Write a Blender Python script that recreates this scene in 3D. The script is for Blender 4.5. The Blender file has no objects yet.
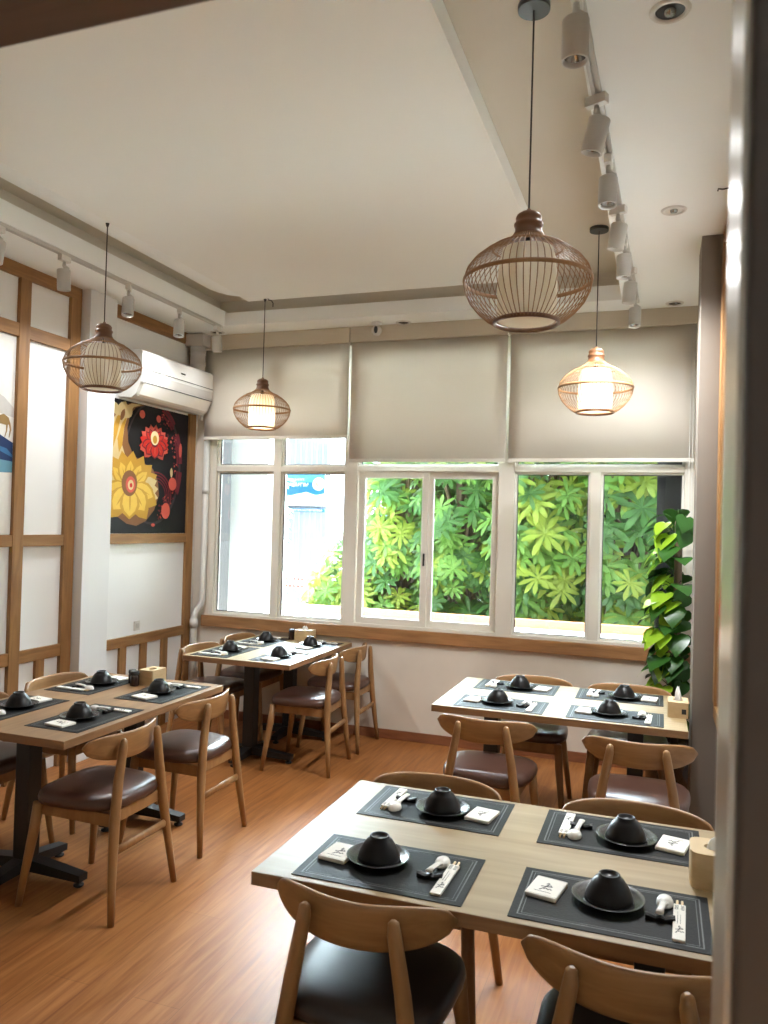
import bpy, bmesh, math, random
from mathutils import Vector, Matrix
random.seed(7)
S = bpy.context.scene
COL = S.collection
PI = math.pi

# ------------------------------------------------------------------ camera, world, light, exposure
CAM = Vector((3.9016, -6.0035, 1.735))
YAW, PITCH, ROLL, FPX = 0.3393, 0.0141, 0.0277, 782.91
fw = Vector((-math.sin(YAW) * math.cos(PITCH), math.cos(YAW) * math.cos(PITCH), math.sin(PITCH)))
rt = Vector((math.cos(YAW), math.sin(YAW), 0)); up = rt.cross(fw)
r2 = rt * math.cos(ROLL) + up * math.sin(ROLL); u2 = up * math.cos(ROLL) - rt * math.sin(ROLL)
cd = bpy.data.cameras.new('camera'); cam = bpy.data.objects.new('camera', cd); COL.objects.link(cam)
cam.matrix_world = Matrix(((r2.x, u2.x, -fw.x, CAM.x), (r2.y, u2.y, -fw.y, CAM.y), (r2.z, u2.z, -fw.z, CAM.z), (0, 0, 0, 1)))
cd.sensor_fit = 'VERTICAL'; cd.sensor_height = 36; cd.lens = FPX / 1024 * 36
cd.clip_start = 0.05; cd.clip_end = 300
cd.dof.use_dof = True; cd.dof.focus_distance = 4.0; cd.dof.aperture_fstop = 6.0
S.camera = cam

W = bpy.data.worlds.new('world'); S.world = W; W.use_nodes = True
wn = W.node_tree.nodes; wl = W.node_tree.links
# overcast sky, brighter on the far side of the trees where the sun stands behind the cloud
SKY_BACK, SKY_FRONT = 0.4, 30.0
wn['Background'].inputs[0].default_value = (0.74, 0.90, 1.0, 1)
tc_ = wn.new('ShaderNodeTexCoord'); sx_ = wn.new('ShaderNodeSeparateXYZ'); mr_ = wn.new('ShaderNodeMapRange')
mr_.interpolation_type = 'SMOOTHSTEP'
for k_, v_ in (('From Min', -0.10), ('From Max', 0.75), ('To Min', SKY_BACK), ('To Max', SKY_FRONT)): mr_.inputs[k_].default_value = v_
wl.new(tc_.outputs['Generated'], sx_.inputs['Vector']); wl.new(sx_.outputs['Y'], mr_.inputs['Value']); wl.new(mr_.outputs['Result'], wn['Background'].inputs[1])

def lamp(name, typ, loc, energy, color=(1, 1, 1), **k):
    d = bpy.data.lights.new(name, typ); d.energy = energy; d.color = color
    for a, b in k.items(): setattr(d, a, b)
    o = bpy.data.objects.new(name, d); COL.objects.link(o); o.location = loc
    return o
# sun from the side, raking along the facade over the ledge (it never enters the room)
sun = lamp('sun', 'SUN', (12, -1, 12), 6.0, (0.95, 0.98, 1.0), angle=0.05)
sun.rotation_euler = Vector((-0.8, 0.0, -1.0)).to_track_quat('-Z', 'Y').to_euler()
for i, (x, w, z0, z1) in enumerate(((0.83, 1.3, 0.9, 3.2), (2.13, 1.25, 0.9, 3.2), (3.48, 1.3, 0.9, 3.2))):
    po = lamp('window_portal', 'AREA', (x, 0.13, (z0 + z1) / 2), 1.0, shape='RECTANGLE', size=w, size_y=z1 - z0)
    po.rotation_euler = (-PI / 2, 0, 0); po.data.cycles.is_portal = True

S.view_settings.view_transform = 'Standard'; S.view_settings.look = 'None'
S.view_settings.gamma = 1.0; S.view_settings.use_curve_mapping = False
S.view_settings.exposure = 2.2
S.cycles.use_denoising = True
S.cycles.max_bounces = 12; S.cycles.diffuse_bounces = 7; S.cycles.glossy_bounces = 5
S.cycles.transparent_max_bounces = 24; S.cycles.transmission_bounces = 6
S.cycles.sample_clamp_indirect = 6.0
S.cycles.caustics_reflective = False; S.cycles.caustics_refractive = False

# ------------------------------------------------------------------ materials
def newmat(name):
    m = bpy.data.materials.new(name); m.use_nodes = True
    nt = m.node_tree; return m, nt, nt.nodes['Principled BSDF']
def flat(name, col, rough=0.6, metal=0.0, var=0.06, scale=8.0, bump=0.0, spec=0.5):
    """solid colour with a faint uneven mottling"""
    m, nt, b = newmat(name)
    tc = nt.nodes.new('ShaderNodeTexCoord'); nz = nt.nodes.new('ShaderNodeTexNoise')
    nz.inputs['Scale'].default_value = scale; nz.inputs['Detail'].default_value = 4
    nt.links.new(tc.outputs['Object'], nz.inputs['Vector'])
    mx = nt.nodes.new('ShaderNodeMix'); mx.data_type = 'RGBA'
    mx.inputs['A'].default_value = (*[c * (1 - var) for c in col], 1)
    mx.inputs['B'].default_value = (*[min(1, c * (1 + var)) for c in col], 1)
    nt.links.new(nz.outputs['Fac'], mx.inputs['Factor']); nt.links.new(mx.outputs['Result'], b.inputs['Base Color'])
    b.inputs['Roughness'].default_value = rough; b.inputs['Metallic'].default_value = metal
    b.inputs['Specular IOR Level'].default_value = spec
    if bump:
        bp = nt.nodes.new('ShaderNodeBump'); bp.inputs['Strength'].default_value = bump; bp.inputs['Distance'].default_value = 0.01
        nt.links.new(nz.outputs['Fac'], bp.inputs['Height']); nt.links.new(bp.outputs['Normal'], b.inputs['Normal'])
    return m
def wood(name, c1, c2, stretch=(1, 14, 14), scale=3.0, rough=0.45, spec=0.5, bump=0.08):
    m, nt, b = newmat(name)
    tc = nt.nodes.new('ShaderNodeTexCoord'); mp = nt.nodes.new('ShaderNodeMapping'); mp.inputs['Scale'].default_value = stretch
    nz = nt.nodes.new('ShaderNodeTexNoise'); nz.inputs['Scale'].default_value = scale; nz.inputs['Detail'].default_value = 6
    nz.inputs['Distortion'].default_value = 0.6
    nt.links.new(tc.outputs['Object'], mp.inputs['Vector']); nt.links.new(mp.outputs['Vector'], nz.inputs['Vector'])
    rp = nt.nodes.new('ShaderNodeValToRGB'); rp.color_ramp.elements[0].position = 0.3; rp.color_ramp.elements[1].position = 0.7
    rp.color_ramp.elements[0].color = (*c1, 1); rp.color_ramp.elements[1].color = (*c2, 1)
    nt.links.new(nz.outputs['Fac'], rp.inputs['Fac']); nt.links.new(rp.outputs['Color'], b.inputs['Base Color'])
    b.inputs['Roughness'].default_value = rough; b.inputs['Specular IOR Level'].default_value = spec
    bp = nt.nodes.new('ShaderNodeBump'); bp.inputs['Strength'].default_value = bump; bp.inputs['Distance'].default_value = 0.003
    nt.links.new(nz.outputs['Fac'], bp.inputs['Height']); nt.links.new(bp.outputs['Normal'], b.inputs['Normal'])
    return m
def floor_mat():
    m, nt, b = newmat('laminate_floor'); N = nt.nodes; L = nt.links
    tc = N.new('ShaderNodeTexCoord'); mp = N.new('ShaderNodeMapping'); mp.inputs['Rotation'].default_value = (0, 0, PI / 2)
    br = N.new('ShaderNodeTexBrick'); br.inputs['Scale'].default_value = 1.0
    br.inputs['Brick Width'].default_value = 1.2; br.inputs['Row Height'].default_value = 0.195
    br.inputs['Mortar Size'].default_value = 0.0015; br.inputs['Mortar Smooth'].default_value = 0.3
    br.inputs['Color1'].default_value = (0.40, 0.40, 0.40, 1); br.inputs['Color2'].default_value = (0.60, 0.60, 0.60, 1)
    br.inputs['Mortar'].default_value = (0.12, 0.12, 0.12, 1)
    L.new(tc.outputs['Object'], mp.inputs['Vector']); L.new(mp.outputs['Vector'], br.inputs['Vector'])
    mp2 = N.new('ShaderNodeMapping'); mp2.inputs['Scale'].default_value = (16, 1.1, 1)
    nz = N.new('ShaderNodeTexNoise'); nz.inputs['Scale'].default_value = 2.2; nz.inputs['Detail'].default_value = 8; nz.inputs['Distortion'].default_value = 0.8
    L.new(tc.outputs['Object'], mp2.inputs['Vector']); L.new(mp2.outputs['Vector'], nz.inputs['Vector'])
    rp = N.new('ShaderNodeValToRGB'); rp.color_ramp.elements[0].position = 0.28; rp.color_ramp.elements[1].position = 0.72
    rp.color_ramp.elements[0].color = (0.215, 0.075, 0.020, 1); rp.color_ramp.elements[1].color = (0.375, 0.155, 0.050, 1)
    L.new(nz.outputs['Fac'], rp.inputs['Fac'])
    mx = N.new('ShaderNodeMix'); mx.data_type = 'RGBA'; mx.blend_type = 'OVERLAY'; mx.inputs['Factor'].default_value = 0.35
    L.new(rp.outputs['Color'], mx.inputs['A']); L.new(br.outputs['Color'], mx.inputs['B']); L.new(mx.outputs['Result'], b.inputs['Base Color'])
    b.inputs['Specular IOR Level'].default_value = 0.13
    rr = N.new('ShaderNodeMapRange'); rr.inputs['To Min'].default_value = 0.34; rr.inputs['To Max'].default_value = 0.50
    L.new(nz.outputs['Fac'], rr.inputs['Value']); L.new(rr.outputs['Result'], b.inputs['Roughness'])
    bp = N.new('ShaderNodeBump'); bp.inputs['Strength'].default_value = 0.12; bp.inputs['Distance'].default_value = 0.002
    L.new(br.outputs['Fac'], bp.inputs['Height']); bp.invert = True; L.new(bp.outputs['Normal'], b.inputs['Normal'])
    return m
def translucent(name, col, trans, rough=0.9):
    m, nt, b = newmat(name)
    b.inputs['Base Color'].default_value = (*col, 1); b.inputs['Roughness'].default_value = rough; b.inputs['Specular IOR Level'].default_value = 0.1
    t = nt.nodes.new('ShaderNodeBsdfTranslucent'); t.inputs['Color'].default_value = (*col, 1)
    mx = nt.nodes.new('ShaderNodeMixShader'); mx.inputs['Fac'].default_value = trans
    out = nt.nodes['Material Output']
    nt.links.new(b.outputs['BSDF'], mx.inputs[1]); nt.links.new(t.outputs['BSDF'], mx.inputs[2]); nt.links.new(mx.outputs['Shader'], out.inputs['Surface'])
    return m
def glass_mat(name='window_glass', tint=(0.97, 0.985, 0.98)):
    m, nt, b = newmat(name); nt.nodes.remove(b)
    tr = nt.nodes.new('ShaderNodeBsdfTransparent'); tr.inputs['Color'].default_value = (*tint, 1)
    gl = nt.nodes.new('ShaderNodeBsdfGlossy'); gl.inputs['Roughness'].default_value = 0.02
    fr = nt.nodes.new('ShaderNodeFresnel'); fr.inputs['IOR'].default_value = 1.45
    mx = nt.nodes.new('ShaderNodeMixShader')
    nt.links.new(fr.outputs['Fac'], mx.inputs['Fac']); nt.links.new(tr.outputs['BSDF'], mx.inputs[1]); nt.links.new(gl.outputs['BSDF'], mx.inputs[2])
    nt.links.new(mx.outputs['Shader'], nt.nodes['Material Output'].inputs['Surface'])
    return m
def leafmat(name, c, trans=0.3, rough=0.4):
    m, nt, b = newmat(name)
    tc = nt.nodes.new('ShaderNodeTexCoord'); nz = nt.nodes.new('ShaderNodeTexNoise'); nz.inputs['Scale'].default_value = 3.5
    nt.links.new(tc.outputs['Object'], nz.inputs['Vector'])
    mx = nt.nodes.new('ShaderNodeMix'); mx.data_type = 'RGBA'
    mx.inputs['A'].default_value = (*[k * 0.7 for k in c], 1); mx.inputs['B'].default_value = (*[k * 1.3 for k in c], 1)
    nt.links.new(nz.outputs['Fac'], mx.inputs['Factor']); nt.links.new(mx.outputs['Result'], b.inputs['Base Color'])
    b.inputs['Roughness'].default_value = rough; b.inputs['Specular IOR Level'].default_value = 0.3
    t = nt.nodes.new('ShaderNodeBsdfTranslucent'); nt.links.new(mx.outputs['Result'], t.inputs['Color'])
    ms = nt.nodes.new('ShaderNodeMixShader'); ms.inputs['Fac'].default_value = trans
    nt.links.new(b.outputs['BSDF'], ms.inputs[1]); nt.links.new(t.outputs['BSDF'], ms.inputs[2])
    nt.links.new(ms.outputs['Shader'], nt.nodes['Material Output'].inputs['Surface'])
    return m
def emit(name, col, st):
    m, nt, b = newmat(name)
    b.inputs['Base Color'].default_value = (*col, 1); b.inputs['Emission Color'].default_value = (*col, 1); b.inputs['Emission Strength'].default_value = st
    return m

M = {}
M['floor'] = floor_mat()
M['ceil'] = flat('ceiling_paint', (0.86, 0.885, 0.87), 0.85, var=0.015, scale=1.5, spec=0.2)
M['ceilmain'] = flat('centre_ceiling_shaded', (0.835, 0.85, 0.815), 0.85, var=0.015, scale=1.5, spec=0.2)  # darker copy of the ceiling colour; the cove's brighter light put into tone
M['groove'] = flat('groove_shade_colour', (0.62, 0.58, 0.50), 0.9, var=0.03, scale=2, spec=0.2)  # shade of the recess put into a darker colour
M['plaster'] = flat('beige_plaster', (0.72, 0.655, 0.565), 0.85, var=0.09, scale=4, bump=0.1, spec=0.2)
M['panel'] = flat('white_wall_panel', (0.80, 0.805, 0.79), 0.6, var=0.03, scale=2)
M['pillar'] = flat('pillar_paint', (0.74, 0.745, 0.735), 0.75, var=0.04, scale=3)
M['greypillar'] = flat('taupe_pillar_paint', (0.20, 0.17, 0.14), 0.75, var=0.05, scale=5)
M['trim'] = wood('wall_trim_wood', (0.21, 0.10, 0.03), (0.33, 0.165, 0.056), (10, 10, 1.2), 2.5, 0.5)
M['trimh'] = wood('wall_rail_wood', (0.21, 0.10, 0.03), (0.33, 0.165, 0.056), (10, 1.2, 12), 2.5, 0.5)
M['sill'] = wood('sill_wood', (0.25, 0.12, 0.045), (0.40, 0.20, 0.08), (1.2, 10, 12), 2.5, 0.45)
M['base'] = wood('baseboard_wood', (0.20, 0.075, 0.035), (0.30, 0.12, 0.055), (2, 2, 12), 2.5, 0.4)
M['alu'] = flat('window_frame_paint', (0.72, 0.68, 0.60), 0.45, var=0.03, scale=3)
M['aluw'] = flat('window_bead_white', (0.80, 0.78, 0.72), 0.45, var=0.02, scale=3)
M['gasket'] = flat('window_gasket', (0.05, 0.05, 0.05), 0.7)
M['glass'] = glass_mat()
M['blind'] = translucent('roller_blind_fabric', (0.72, 0.665, 0.59), 0.20)
M['valance'] = flat('blind_cassette', (0.52, 0.46, 0.36), 0.6, var=0.05)
M['white'] = flat('white_plastic', (0.66, 0.645, 0.60), 0.4, var=0.02)
M['whitem'] = flat('white_lacquered_metal', (0.52, 0.51, 0.48), 0.4, var=0.03)
M['black'] = flat('black_metal', (0.012, 0.012, 0.013), 0.45, var=0.1)
M['dark'] = flat('dark_recess', (0.02, 0.018, 0.015), 0.6)
M['chrome'] = flat('chrome', (0.30, 0.31, 0.30), 0.22, 1.0, var=0.02)
M['duct'] = flat('grey_duct', (0.55, 0.53, 0.49), 0.5, var=0.06, scale=5)
M['oak'] = wood('chair_oak', (0.23, 0.115, 0.042), (0.345, 0.185, 0.072), (9, 9, 2.0), 2.2, 0.42)
M['oakh'] = wood('chair_back_oak', (0.23, 0.115, 0.042), (0.345, 0.185, 0.072), (2.0, 10, 14), 2.2, 0.42)
M['top'] = wood('table_oak', (0.265, 0.185, 0.085), (0.36, 0.26, 0.135), (1.2, 14, 14), 1.6, 0.45, bump=0.03)
M['topy'] = wood('table_brown_oak', (0.20, 0.10, 0.038), (0.29, 0.165, 0.066), (1.2, 14, 14), 1.6, 0.45, bump=0.03)
M['edge'] = wood('table_edge', (0.20, 0.105, 0.045), (0.30, 0.165, 0.075), (1.5, 1.5, 14), 2.5, 0.5)
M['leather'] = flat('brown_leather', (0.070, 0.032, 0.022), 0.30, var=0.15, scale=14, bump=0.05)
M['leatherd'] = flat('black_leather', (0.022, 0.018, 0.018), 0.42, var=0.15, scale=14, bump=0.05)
M['mat'] = flat('black_placemat', (0.010, 0.011, 0.011), 0.5, var=0.2, scale=150, bump=0.1, spec=0.12)
M['matline'] = flat('placemat_band', (0.085, 0.088, 0.09), 0.5, var=0.1, scale=60)
M['china'] = flat('black_stoneware', (0.008, 0.007, 0.007), 0.35, var=0.2, scale=20, spec=0.3)
M['chinag'] = flat('black_saucer_glaze', (0.02, 0.02, 0.02), 0.25, var=0.2, scale=20)
M['paper'] = flat('white_paper', (0.80, 0.77, 0.70), 0.7, var=0.03)
M['ink'] = flat('black_ink', (0.02, 0.02, 0.02), 0.7)
M['spoon'] = flat('white_porcelain', (0.80, 0.78, 0.74), 0.18, var=0.01)
M['box'] = wood('tissue_box_wood', (0.50, 0.35, 0.18), (0.64, 0.47, 0.27), (3, 3, 10), 2.5, 0.5)
M['tissue'] = translucent('tissue_paper', (0.85, 0.83, 0.79), 0.3)
M['jar'] = flat('dark_jar', (0.03, 0.014, 0.009), 0.25, var=0.1)
M['bamboo'] = wood('bamboo_rib', (0.24, 0.125, 0.05), (0.37, 0.20, 0.085), (6, 6, 6), 3, 0.5)
M['bamboodk'] = wood('bamboo_collar', (0.11, 0.045, 0.018), (0.19, 0.085, 0.035), (6, 6, 2), 3, 0.45)
M['shade'] = translucent('lamp_shade_fabric', (0.84, 0.78, 0.66), 0.45)
M['bulboff'] = flat('lamp_bulb_glass', (0.75, 0.73, 0.68), 0.2, var=0.01)
M['bulb'] = emit('lamp_bulb_glow', (1.0, 0.80, 0.52), 1.5)
M['canopy'] = flat('dark_canopy_metal', (0.05, 0.055, 0.05), 0.45, spec=0.3)
M['cord'] = flat('black_cord', (0.02, 0.017, 0.015), 0.6)
M['door'] = wood('dark_door_wood', (0.022, 0.015, 0.011), (0.036, 0.026, 0.019), (3, 3, 1), 3, 0.55)
M['doorh'] = wood('dark_lintel_wood', (0.055, 0.034, 0.021), (0.095, 0.060, 0.038), (1, 8, 8), 3, 0.55)
M['reveal'] = flat('polished_jamb', (0.50, 0.46, 0.39), 0.33, 0.6, var=0.02)
M['hall'] = flat('hall_wall_paint', (0.16, 0.14, 0.12), 0.8)
# exterior
M['ledge'] = flat('ledge_tile', (0.80, 0.77, 0.70), 0.7, var=0.05, scale=3)
M['lip'] = flat('terracotta_lip', (0.42, 0.17, 0.08), 0.7, var=0.15, scale=8)
M['extwhite'] = flat('white_render', (0.80, 0.81, 0.80), 0.8, var=0.03, scale=2)
M['extpale'] = flat('pale_cladding', (0.36, 0.37, 0.40), 0.8, var=0.04, scale=2)
M['extgrey'] = flat('grey_render', (0.025, 0.025, 0.026), 0.8, var=0.2, scale=6)
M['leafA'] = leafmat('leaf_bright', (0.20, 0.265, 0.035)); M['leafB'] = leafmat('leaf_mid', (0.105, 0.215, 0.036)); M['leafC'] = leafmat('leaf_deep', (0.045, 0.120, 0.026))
M['bark'] = flat('bark', (0.12, 0.08, 0.05), 0.9, var=0.2, scale=12)
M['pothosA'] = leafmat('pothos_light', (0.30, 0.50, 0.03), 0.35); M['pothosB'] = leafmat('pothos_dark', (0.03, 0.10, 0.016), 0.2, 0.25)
M['ground'] = flat('street_paving', (0.16, 0.16, 0.155), 0.9, var=0.1, scale=0.6)
def pm(name, c, r=0.6): M[name] = flat('print_' + name, c, r, var=0.08, scale=30, spec=0.2)
pm('pk', (0.011, 0.010, 0.012)); pm('pgrey', (0.045, 0.034, 0.04)); pm('pgold', (0.52, 0.29, 0.04)); pm('pyellow', (0.72, 0.47, 0.08)); pm('ppale', (0.62, 0.48, 0.24))
pm('pred', (0.55, 0.03, 0.02)); pm('pcoral', (0.60, 0.10, 0.07)); pm('pmaroon', (0.16, 0.02, 0.03)); pm('pcream', (0.80, 0.70, 0.40)); pm('pbrown', (0.22, 0.10, 0.04))
pm('pwhite', (0.76, 0.75, 0.70)); pm('pnavy', (0.02, 0.045, 0.13)); pm('pblue', (0.05, 0.16, 0.33)); pm('pteal', (0.14, 0.32, 0.42)); pm('pmist', (0.55, 0.53, 0.50)); pm('pdeer', (0.30, 0.19, 0.07))
pm('sblue', (0.03, 0.16, 0.50)); pm('ssky', (0.10, 0.40, 0.70)); pm('swhite', (0.80, 0.82, 0.82))

# ------------------------------------------------------------------ mesh builder
class MB:
    def __init__(s): s.b = bmesh.new(); s.mi = 0
    def _f(s, vs, smooth=False):
        try:
            f = s.b.faces.new(vs); f.material_index = s.mi; f.smooth = smooth; return f
        except ValueError: return None
    def box(s, x0, x1, y0, y1, z0, z1, bev=0.0, seg=2, mat=None):
        c = bmesh.new(); bmesh.ops.create_cube(c, size=1)
        bmesh.ops.scale(c, vec=(x1 - x0, y1 - y0, z1 - z0), verts=c.verts)
        bmesh.ops.translate(c, vec=((x0 + x1) / 2, (y0 + y1) / 2, (z0 + z1) / 2), verts=c.verts)
        if bev: bmesh.ops.bevel(c, geom=c.edges[:], offset=bev, segments=seg, affect='EDGES', profile=0.6)
        if mat is not None: bmesh.ops.transform(c, matrix=mat, verts=c.verts)
        s.merge(c); return s
    def merge(s, c):
        mp = {}
        for v in c.verts: mp[v] = s.b.verts.new(v.co)
        for f in c.faces: s._f([mp[v] for v in f.verts], f.smooth)
        c.free()
    def rings(s, rings, cap0=True, cap1=True, smooth=True, closed=True):
        R = [[s.b.verts.new(p) for p in r] for r in rings]; n = len(R[0])
        for a, b in zip(R[:-1], R[1:]):
            for i in range(n if closed else n - 1):
                j = (i + 1) % n; s._f([a[i], a[j], b[j], b[i]], smooth)
        if cap0: s._f(list(reversed(R[0])), False)
        if cap1: s._f(R[-1], False)
        return s
    def tube(s, pts, rad, n=10, caps=True, up=None):
        pts = [Vector(p) for p in pts]
        if not isinstance(rad, (list, tuple)): rad = [rad] * len(pts)
        rings = []; prev = None
        for i, p in enumerate(pts):
            d = (pts[min(i + 1, len(pts) - 1)] - pts[max(i - 1, 0)]).normalized()
            if prev is None:
                a = Vector((0, 0, 1)) if abs(d.z) < 0.9 else Vector((1, 0, 0)); x = d.cross(a).normalized()
            else: x = (prev - d * prev.dot(d)).normalized()
            prev = x; y = d.cross(x)
            r = rad[i]; rx, ry = r if isinstance(r, (list, tuple)) else (r, r)
            rings.append([p + x * rx * math.cos(2 * PI * k / n) + y * ry * math.sin(2 * PI * k / n) for k in range(n)])
        return s.rings(rings, caps, caps)
    def lathe(s, prof, n=32, c=(0, 0, 0), caps=(True, True), mat=None):
        rings = [[Vector((c[0] + r * math.cos(2 * PI * k / n), c[1] + r * math.sin(2 * PI * k / n), c[2] + z)) for k in range(n)] for r, z in prof]
        if mat is not None: rings = [[mat @ p for p in r] for r in rings]
        return s.rings(rings, *caps)
    def torus(s, R, r, z, n=40, m=8, c=(0, 0), rz=None):
        rz = rz or r; V = []
        for i in range(n):
            a = 2 * PI * i / n
            V.append([s.b.verts.new((c[0] + (R + r * math.cos(2 * PI * k / m)) * math.cos(a), c[1] + (R + r * math.cos(2 * PI * k / m)) * math.sin(a), z + rz * math.sin(2 * PI * k / m))) for k in range(m)])
        for i in range(n):
            for k in range(m): s._f([V[i][k], V[(i + 1) % n][k], V[(i + 1) % n][(k + 1) % m], V[i][(k + 1) % m]], True)
        return s
    def prism(s, pts, ext):
        """flat outline (3-D points) extruded along ext"""
        e = Vector(ext); a = [s.b.verts.new(p) for p in pts]; b = [s.b.verts.new(Vector(p) + e) for p in pts]; n = len(pts)
        s._f(list(reversed(a))); s._f(b)
        for i in range(n): s._f([a[i], a[(i + 1) % n], b[(i + 1) % n], b[i]])
        return s
    def build(s, name, mat, parent=None, loc=None, bevel=0.0):
        bmesh.ops.recalc_face_normals(s.b, faces=s.b.faces)
        me = bpy.data.meshes.new(name); s.b.to_mesh(me); s.b.free()
        for m in (mat if isinstance(mat, (list, tuple)) else [mat]): me.materials.append(m)
        o = bpy.data.objects.new(name, me); COL.objects.link(o)
        if parent: o.parent = parent
        if loc: o.location = loc
        if bevel:
            md = o.modifiers.new('bevel', 'BEVEL'); md.width = bevel; md.segments = 2; md.limit_method = 'ANGLE'
        return o
def box(name, x0, x1, y0, y1, z0, z1, mat, parent=None, bev=0.0):
    return MB().box(x0, x1, y0, y1, z0, z1, bev).build(name, mat, parent)
def empty(name, loc=(0, 0, 0), rz=0.0, parent=None):
    o = bpy.data.objects.new(name, None); COL.objects.link(o); o.location = loc; o.rotation_euler = (0, 0, rz); o.empty_display_size = 0.1
    if parent: o.parent = parent
    return o
def tag(o, label, cat, group=None, kind=None):
    o['label'] = label; o['category'] = cat
    if group: o['group'] = group
    if kind: o['kind'] = kind
    return o
def struct(o, label=None):
    o['kind'] = 'structure'
    if label: o['label'] = label
    return o
def dup(o, parent=None):
    c = o.copy(); COL.objects.link(c)
    if parent: c.parent = parent
    for ch in list(o.children): dup(ch, c)
    return c

# ------------------------------------------------------------------ room shell
ZC, Z2, Z3 = 3.326, 3.452, 3.55          # soffit, centre ceiling panel, groove
RX = 4.21
YF0, YF1 = -5.40, -5.28                   # doorway wall (hall face, room face)
XJ, ZH = 3.951, 2.296                     # door jamb and lintel
struct(box('floor', -0.12, RX + 0.12, YF1, 0.12, -0.12, 0, M['floor']), 'orange brown laminate floor laid in long planks')
struct(box('floor', 1.0, 5.4, -8.0, YF1, -0.12, 0, M['floor']))
struct(box('wall_left', -0.12, 0, YF1, 0.0, 0, 3.75, M['panel']), 'white panelled wall')
struct(box('wall_right', RX, RX + 0.12, YF1, 0.12, 0, 3.75, M['panel']))
# window wall: parapet, ends, lintel
b = MB().box(-0.12, RX + 0.12, 0.0, 0.12, 0, 0.885).box(-0.12, 0.17, 0, 0.12, 0.885, 3.75).box(4.135, RX + 0.12, 0, 0.12, 0.885, 3.75).box(0.17, 4.135, 0, 0.12, 3.215, 3.75)
struct(b.build('wall_back', M['plaster']), 'beige plaster wall below and around the windows')
# doorway wall near the camera
b = MB().box(XJ + 0.012, RX + 0.12, YF0, YF1, 0, 3.75).box(-0.12, 2.45, YF0, YF1, 0, 3.75).box(2.45, XJ + 0.012, YF0, YF1, ZH + 0.03, 3.75)
struct(b.build('wall_front', M['plaster']))
# ceilings
b = MB().box(-0.12, 0.475, YF1, 0.12, ZC, Z2 - 0.005)
b.box(0.475, 3.62, -0.38, 0.12, ZC, Z2 - 0.02).box(3.62, RX + 0.12, YF1, 0.12, ZC, Z3 + 0.1)
struct(b.build('ceiling', M['ceil']), 'white plaster ceiling soffit around the room')
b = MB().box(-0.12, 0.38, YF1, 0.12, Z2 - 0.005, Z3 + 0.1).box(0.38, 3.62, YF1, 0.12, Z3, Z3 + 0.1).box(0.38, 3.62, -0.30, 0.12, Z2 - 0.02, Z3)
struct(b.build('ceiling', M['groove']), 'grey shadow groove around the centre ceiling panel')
# hanging centre panel, with a stepped far corner, and the coved strip along its left edge
b = MB().box(0.815, 3.154, YF1 + 0.01, -0.70, Z2, Z3 - 0.002).box(0.80, 3.154, -0.70, -0.57, Z2, Z3 - 0.002)
struct(b.build('ceiling', M['ceilmain']), 'large white centre ceiling panel')
prof = [(0.8145, Z2 + 0.001), (0.8145, Z3 - 0.002), (0.50, Z3 - 0.002), (0.53, Z3 - 0.020), (0.60, Z2 + 0.050), (0.70, Z2 + 0.020)]
struct(MB().prism([(x, YF1 + 0.01, z) for x, z in prof], (0, -0.70 - YF1 - 0.012, 0)).build('ceiling', M['ceil']), 'white coved strip along the centre ceiling panel')
# hall behind the camera
b = MB().box(0.9, 1.0, -8.0, YF0, 0, 3.0).box(5.4, 5.5, -8.0, YF0, 0, 3.0).box(0.9, 5.5, -8.1, -8.0, 0, 3.0).box(0.9, 5.5, -8.1, YF0, 3.0, 3.1)
struct(b.build('wall_hall', M['hall']))
# door frame: dark casing on the hall face, polished reveal, dark lintel
d = struct(empty('door_1', (XJ, YF1, 0)))
box('jamb_reveal', 0.0, 0.012, YF0 - YF1, 0.0, 0, ZH, M['reveal'], d)
box('jamb_casing', 0.004, 0.20, YF0 - YF1 - 0.02, YF0 - YF1 - 0.001, 0, ZH + 0.2, M['door'], d, 0.004)
box('lintel', 2.45 - XJ, 0.012, YF0 - YF1 - 0.02, 0.004, ZH, ZH + 0.20, M['doorh'], d, 0.004)
box('jamb_reveal', 2.438 - XJ, 2.45 - XJ, YF0 - YF1, 0.0, 0, ZH, M['reveal'], d)

# pillars
struct(box('pillar', 0, 0.095, -1.530, -1.245, 0, ZC, M['pillar'], bev=0.003), 'white pillar standing out from the panelled wall')
struct(box('pillar', 4.082, RX, -1.5, -1.18, 0, ZC, M['greypillar'], bev=0.003), 'taupe pillar beside the climbing plant')

# left wall wood trim
tn = [0]
def trim(x0, x1, y0, y1, z0, z1, horiz=False):
    tn[0] += 1
    return struct(box('trim_%d' % tn[0], x0, x1, y0, y1, z0, z1, M['trimh'] if horiz else M['trim'], bev=0.003))
T = 0.028
for y0, y1 in ((-1.640, -1.540), (-2.096, -2.006), (-2.62, -2.53), (-3.18, -3.09), (-3.74, -3.65), (-4.3, -4.21), (-4.86, -4.77)): trim(0, T, y0, y1, 0, 3.24)
for z0, z1 in ((3.24, ZC), (2.862, 2.948), (1.518, 1.594), (0.760, 0.842)): trim(0, T - 0.004, YF1, -1.535, z0, z1, True)
for y in (-1.858, -2.39, -2.88, -3.44, -4.0): trim(0, T - 0.006, y, y + 0.078, 0, 0.76)
trim(0, T - 0.004, -1.245, 0, 3.23, ZC, True)
trim(0, T, -0.158, -0.062, 0, 3.23)
trim(0, T - 0.004, -1.245, -0.158, 1.520, 1.598, True)
trim(0, T - 0.004, -1.245, -0.158, 0.722, 0.800, True)
for y in (-0.998, -0.738, -0.458): trim(0, T - 0.006, y, y + 0.08, 0, 0.722)
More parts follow.
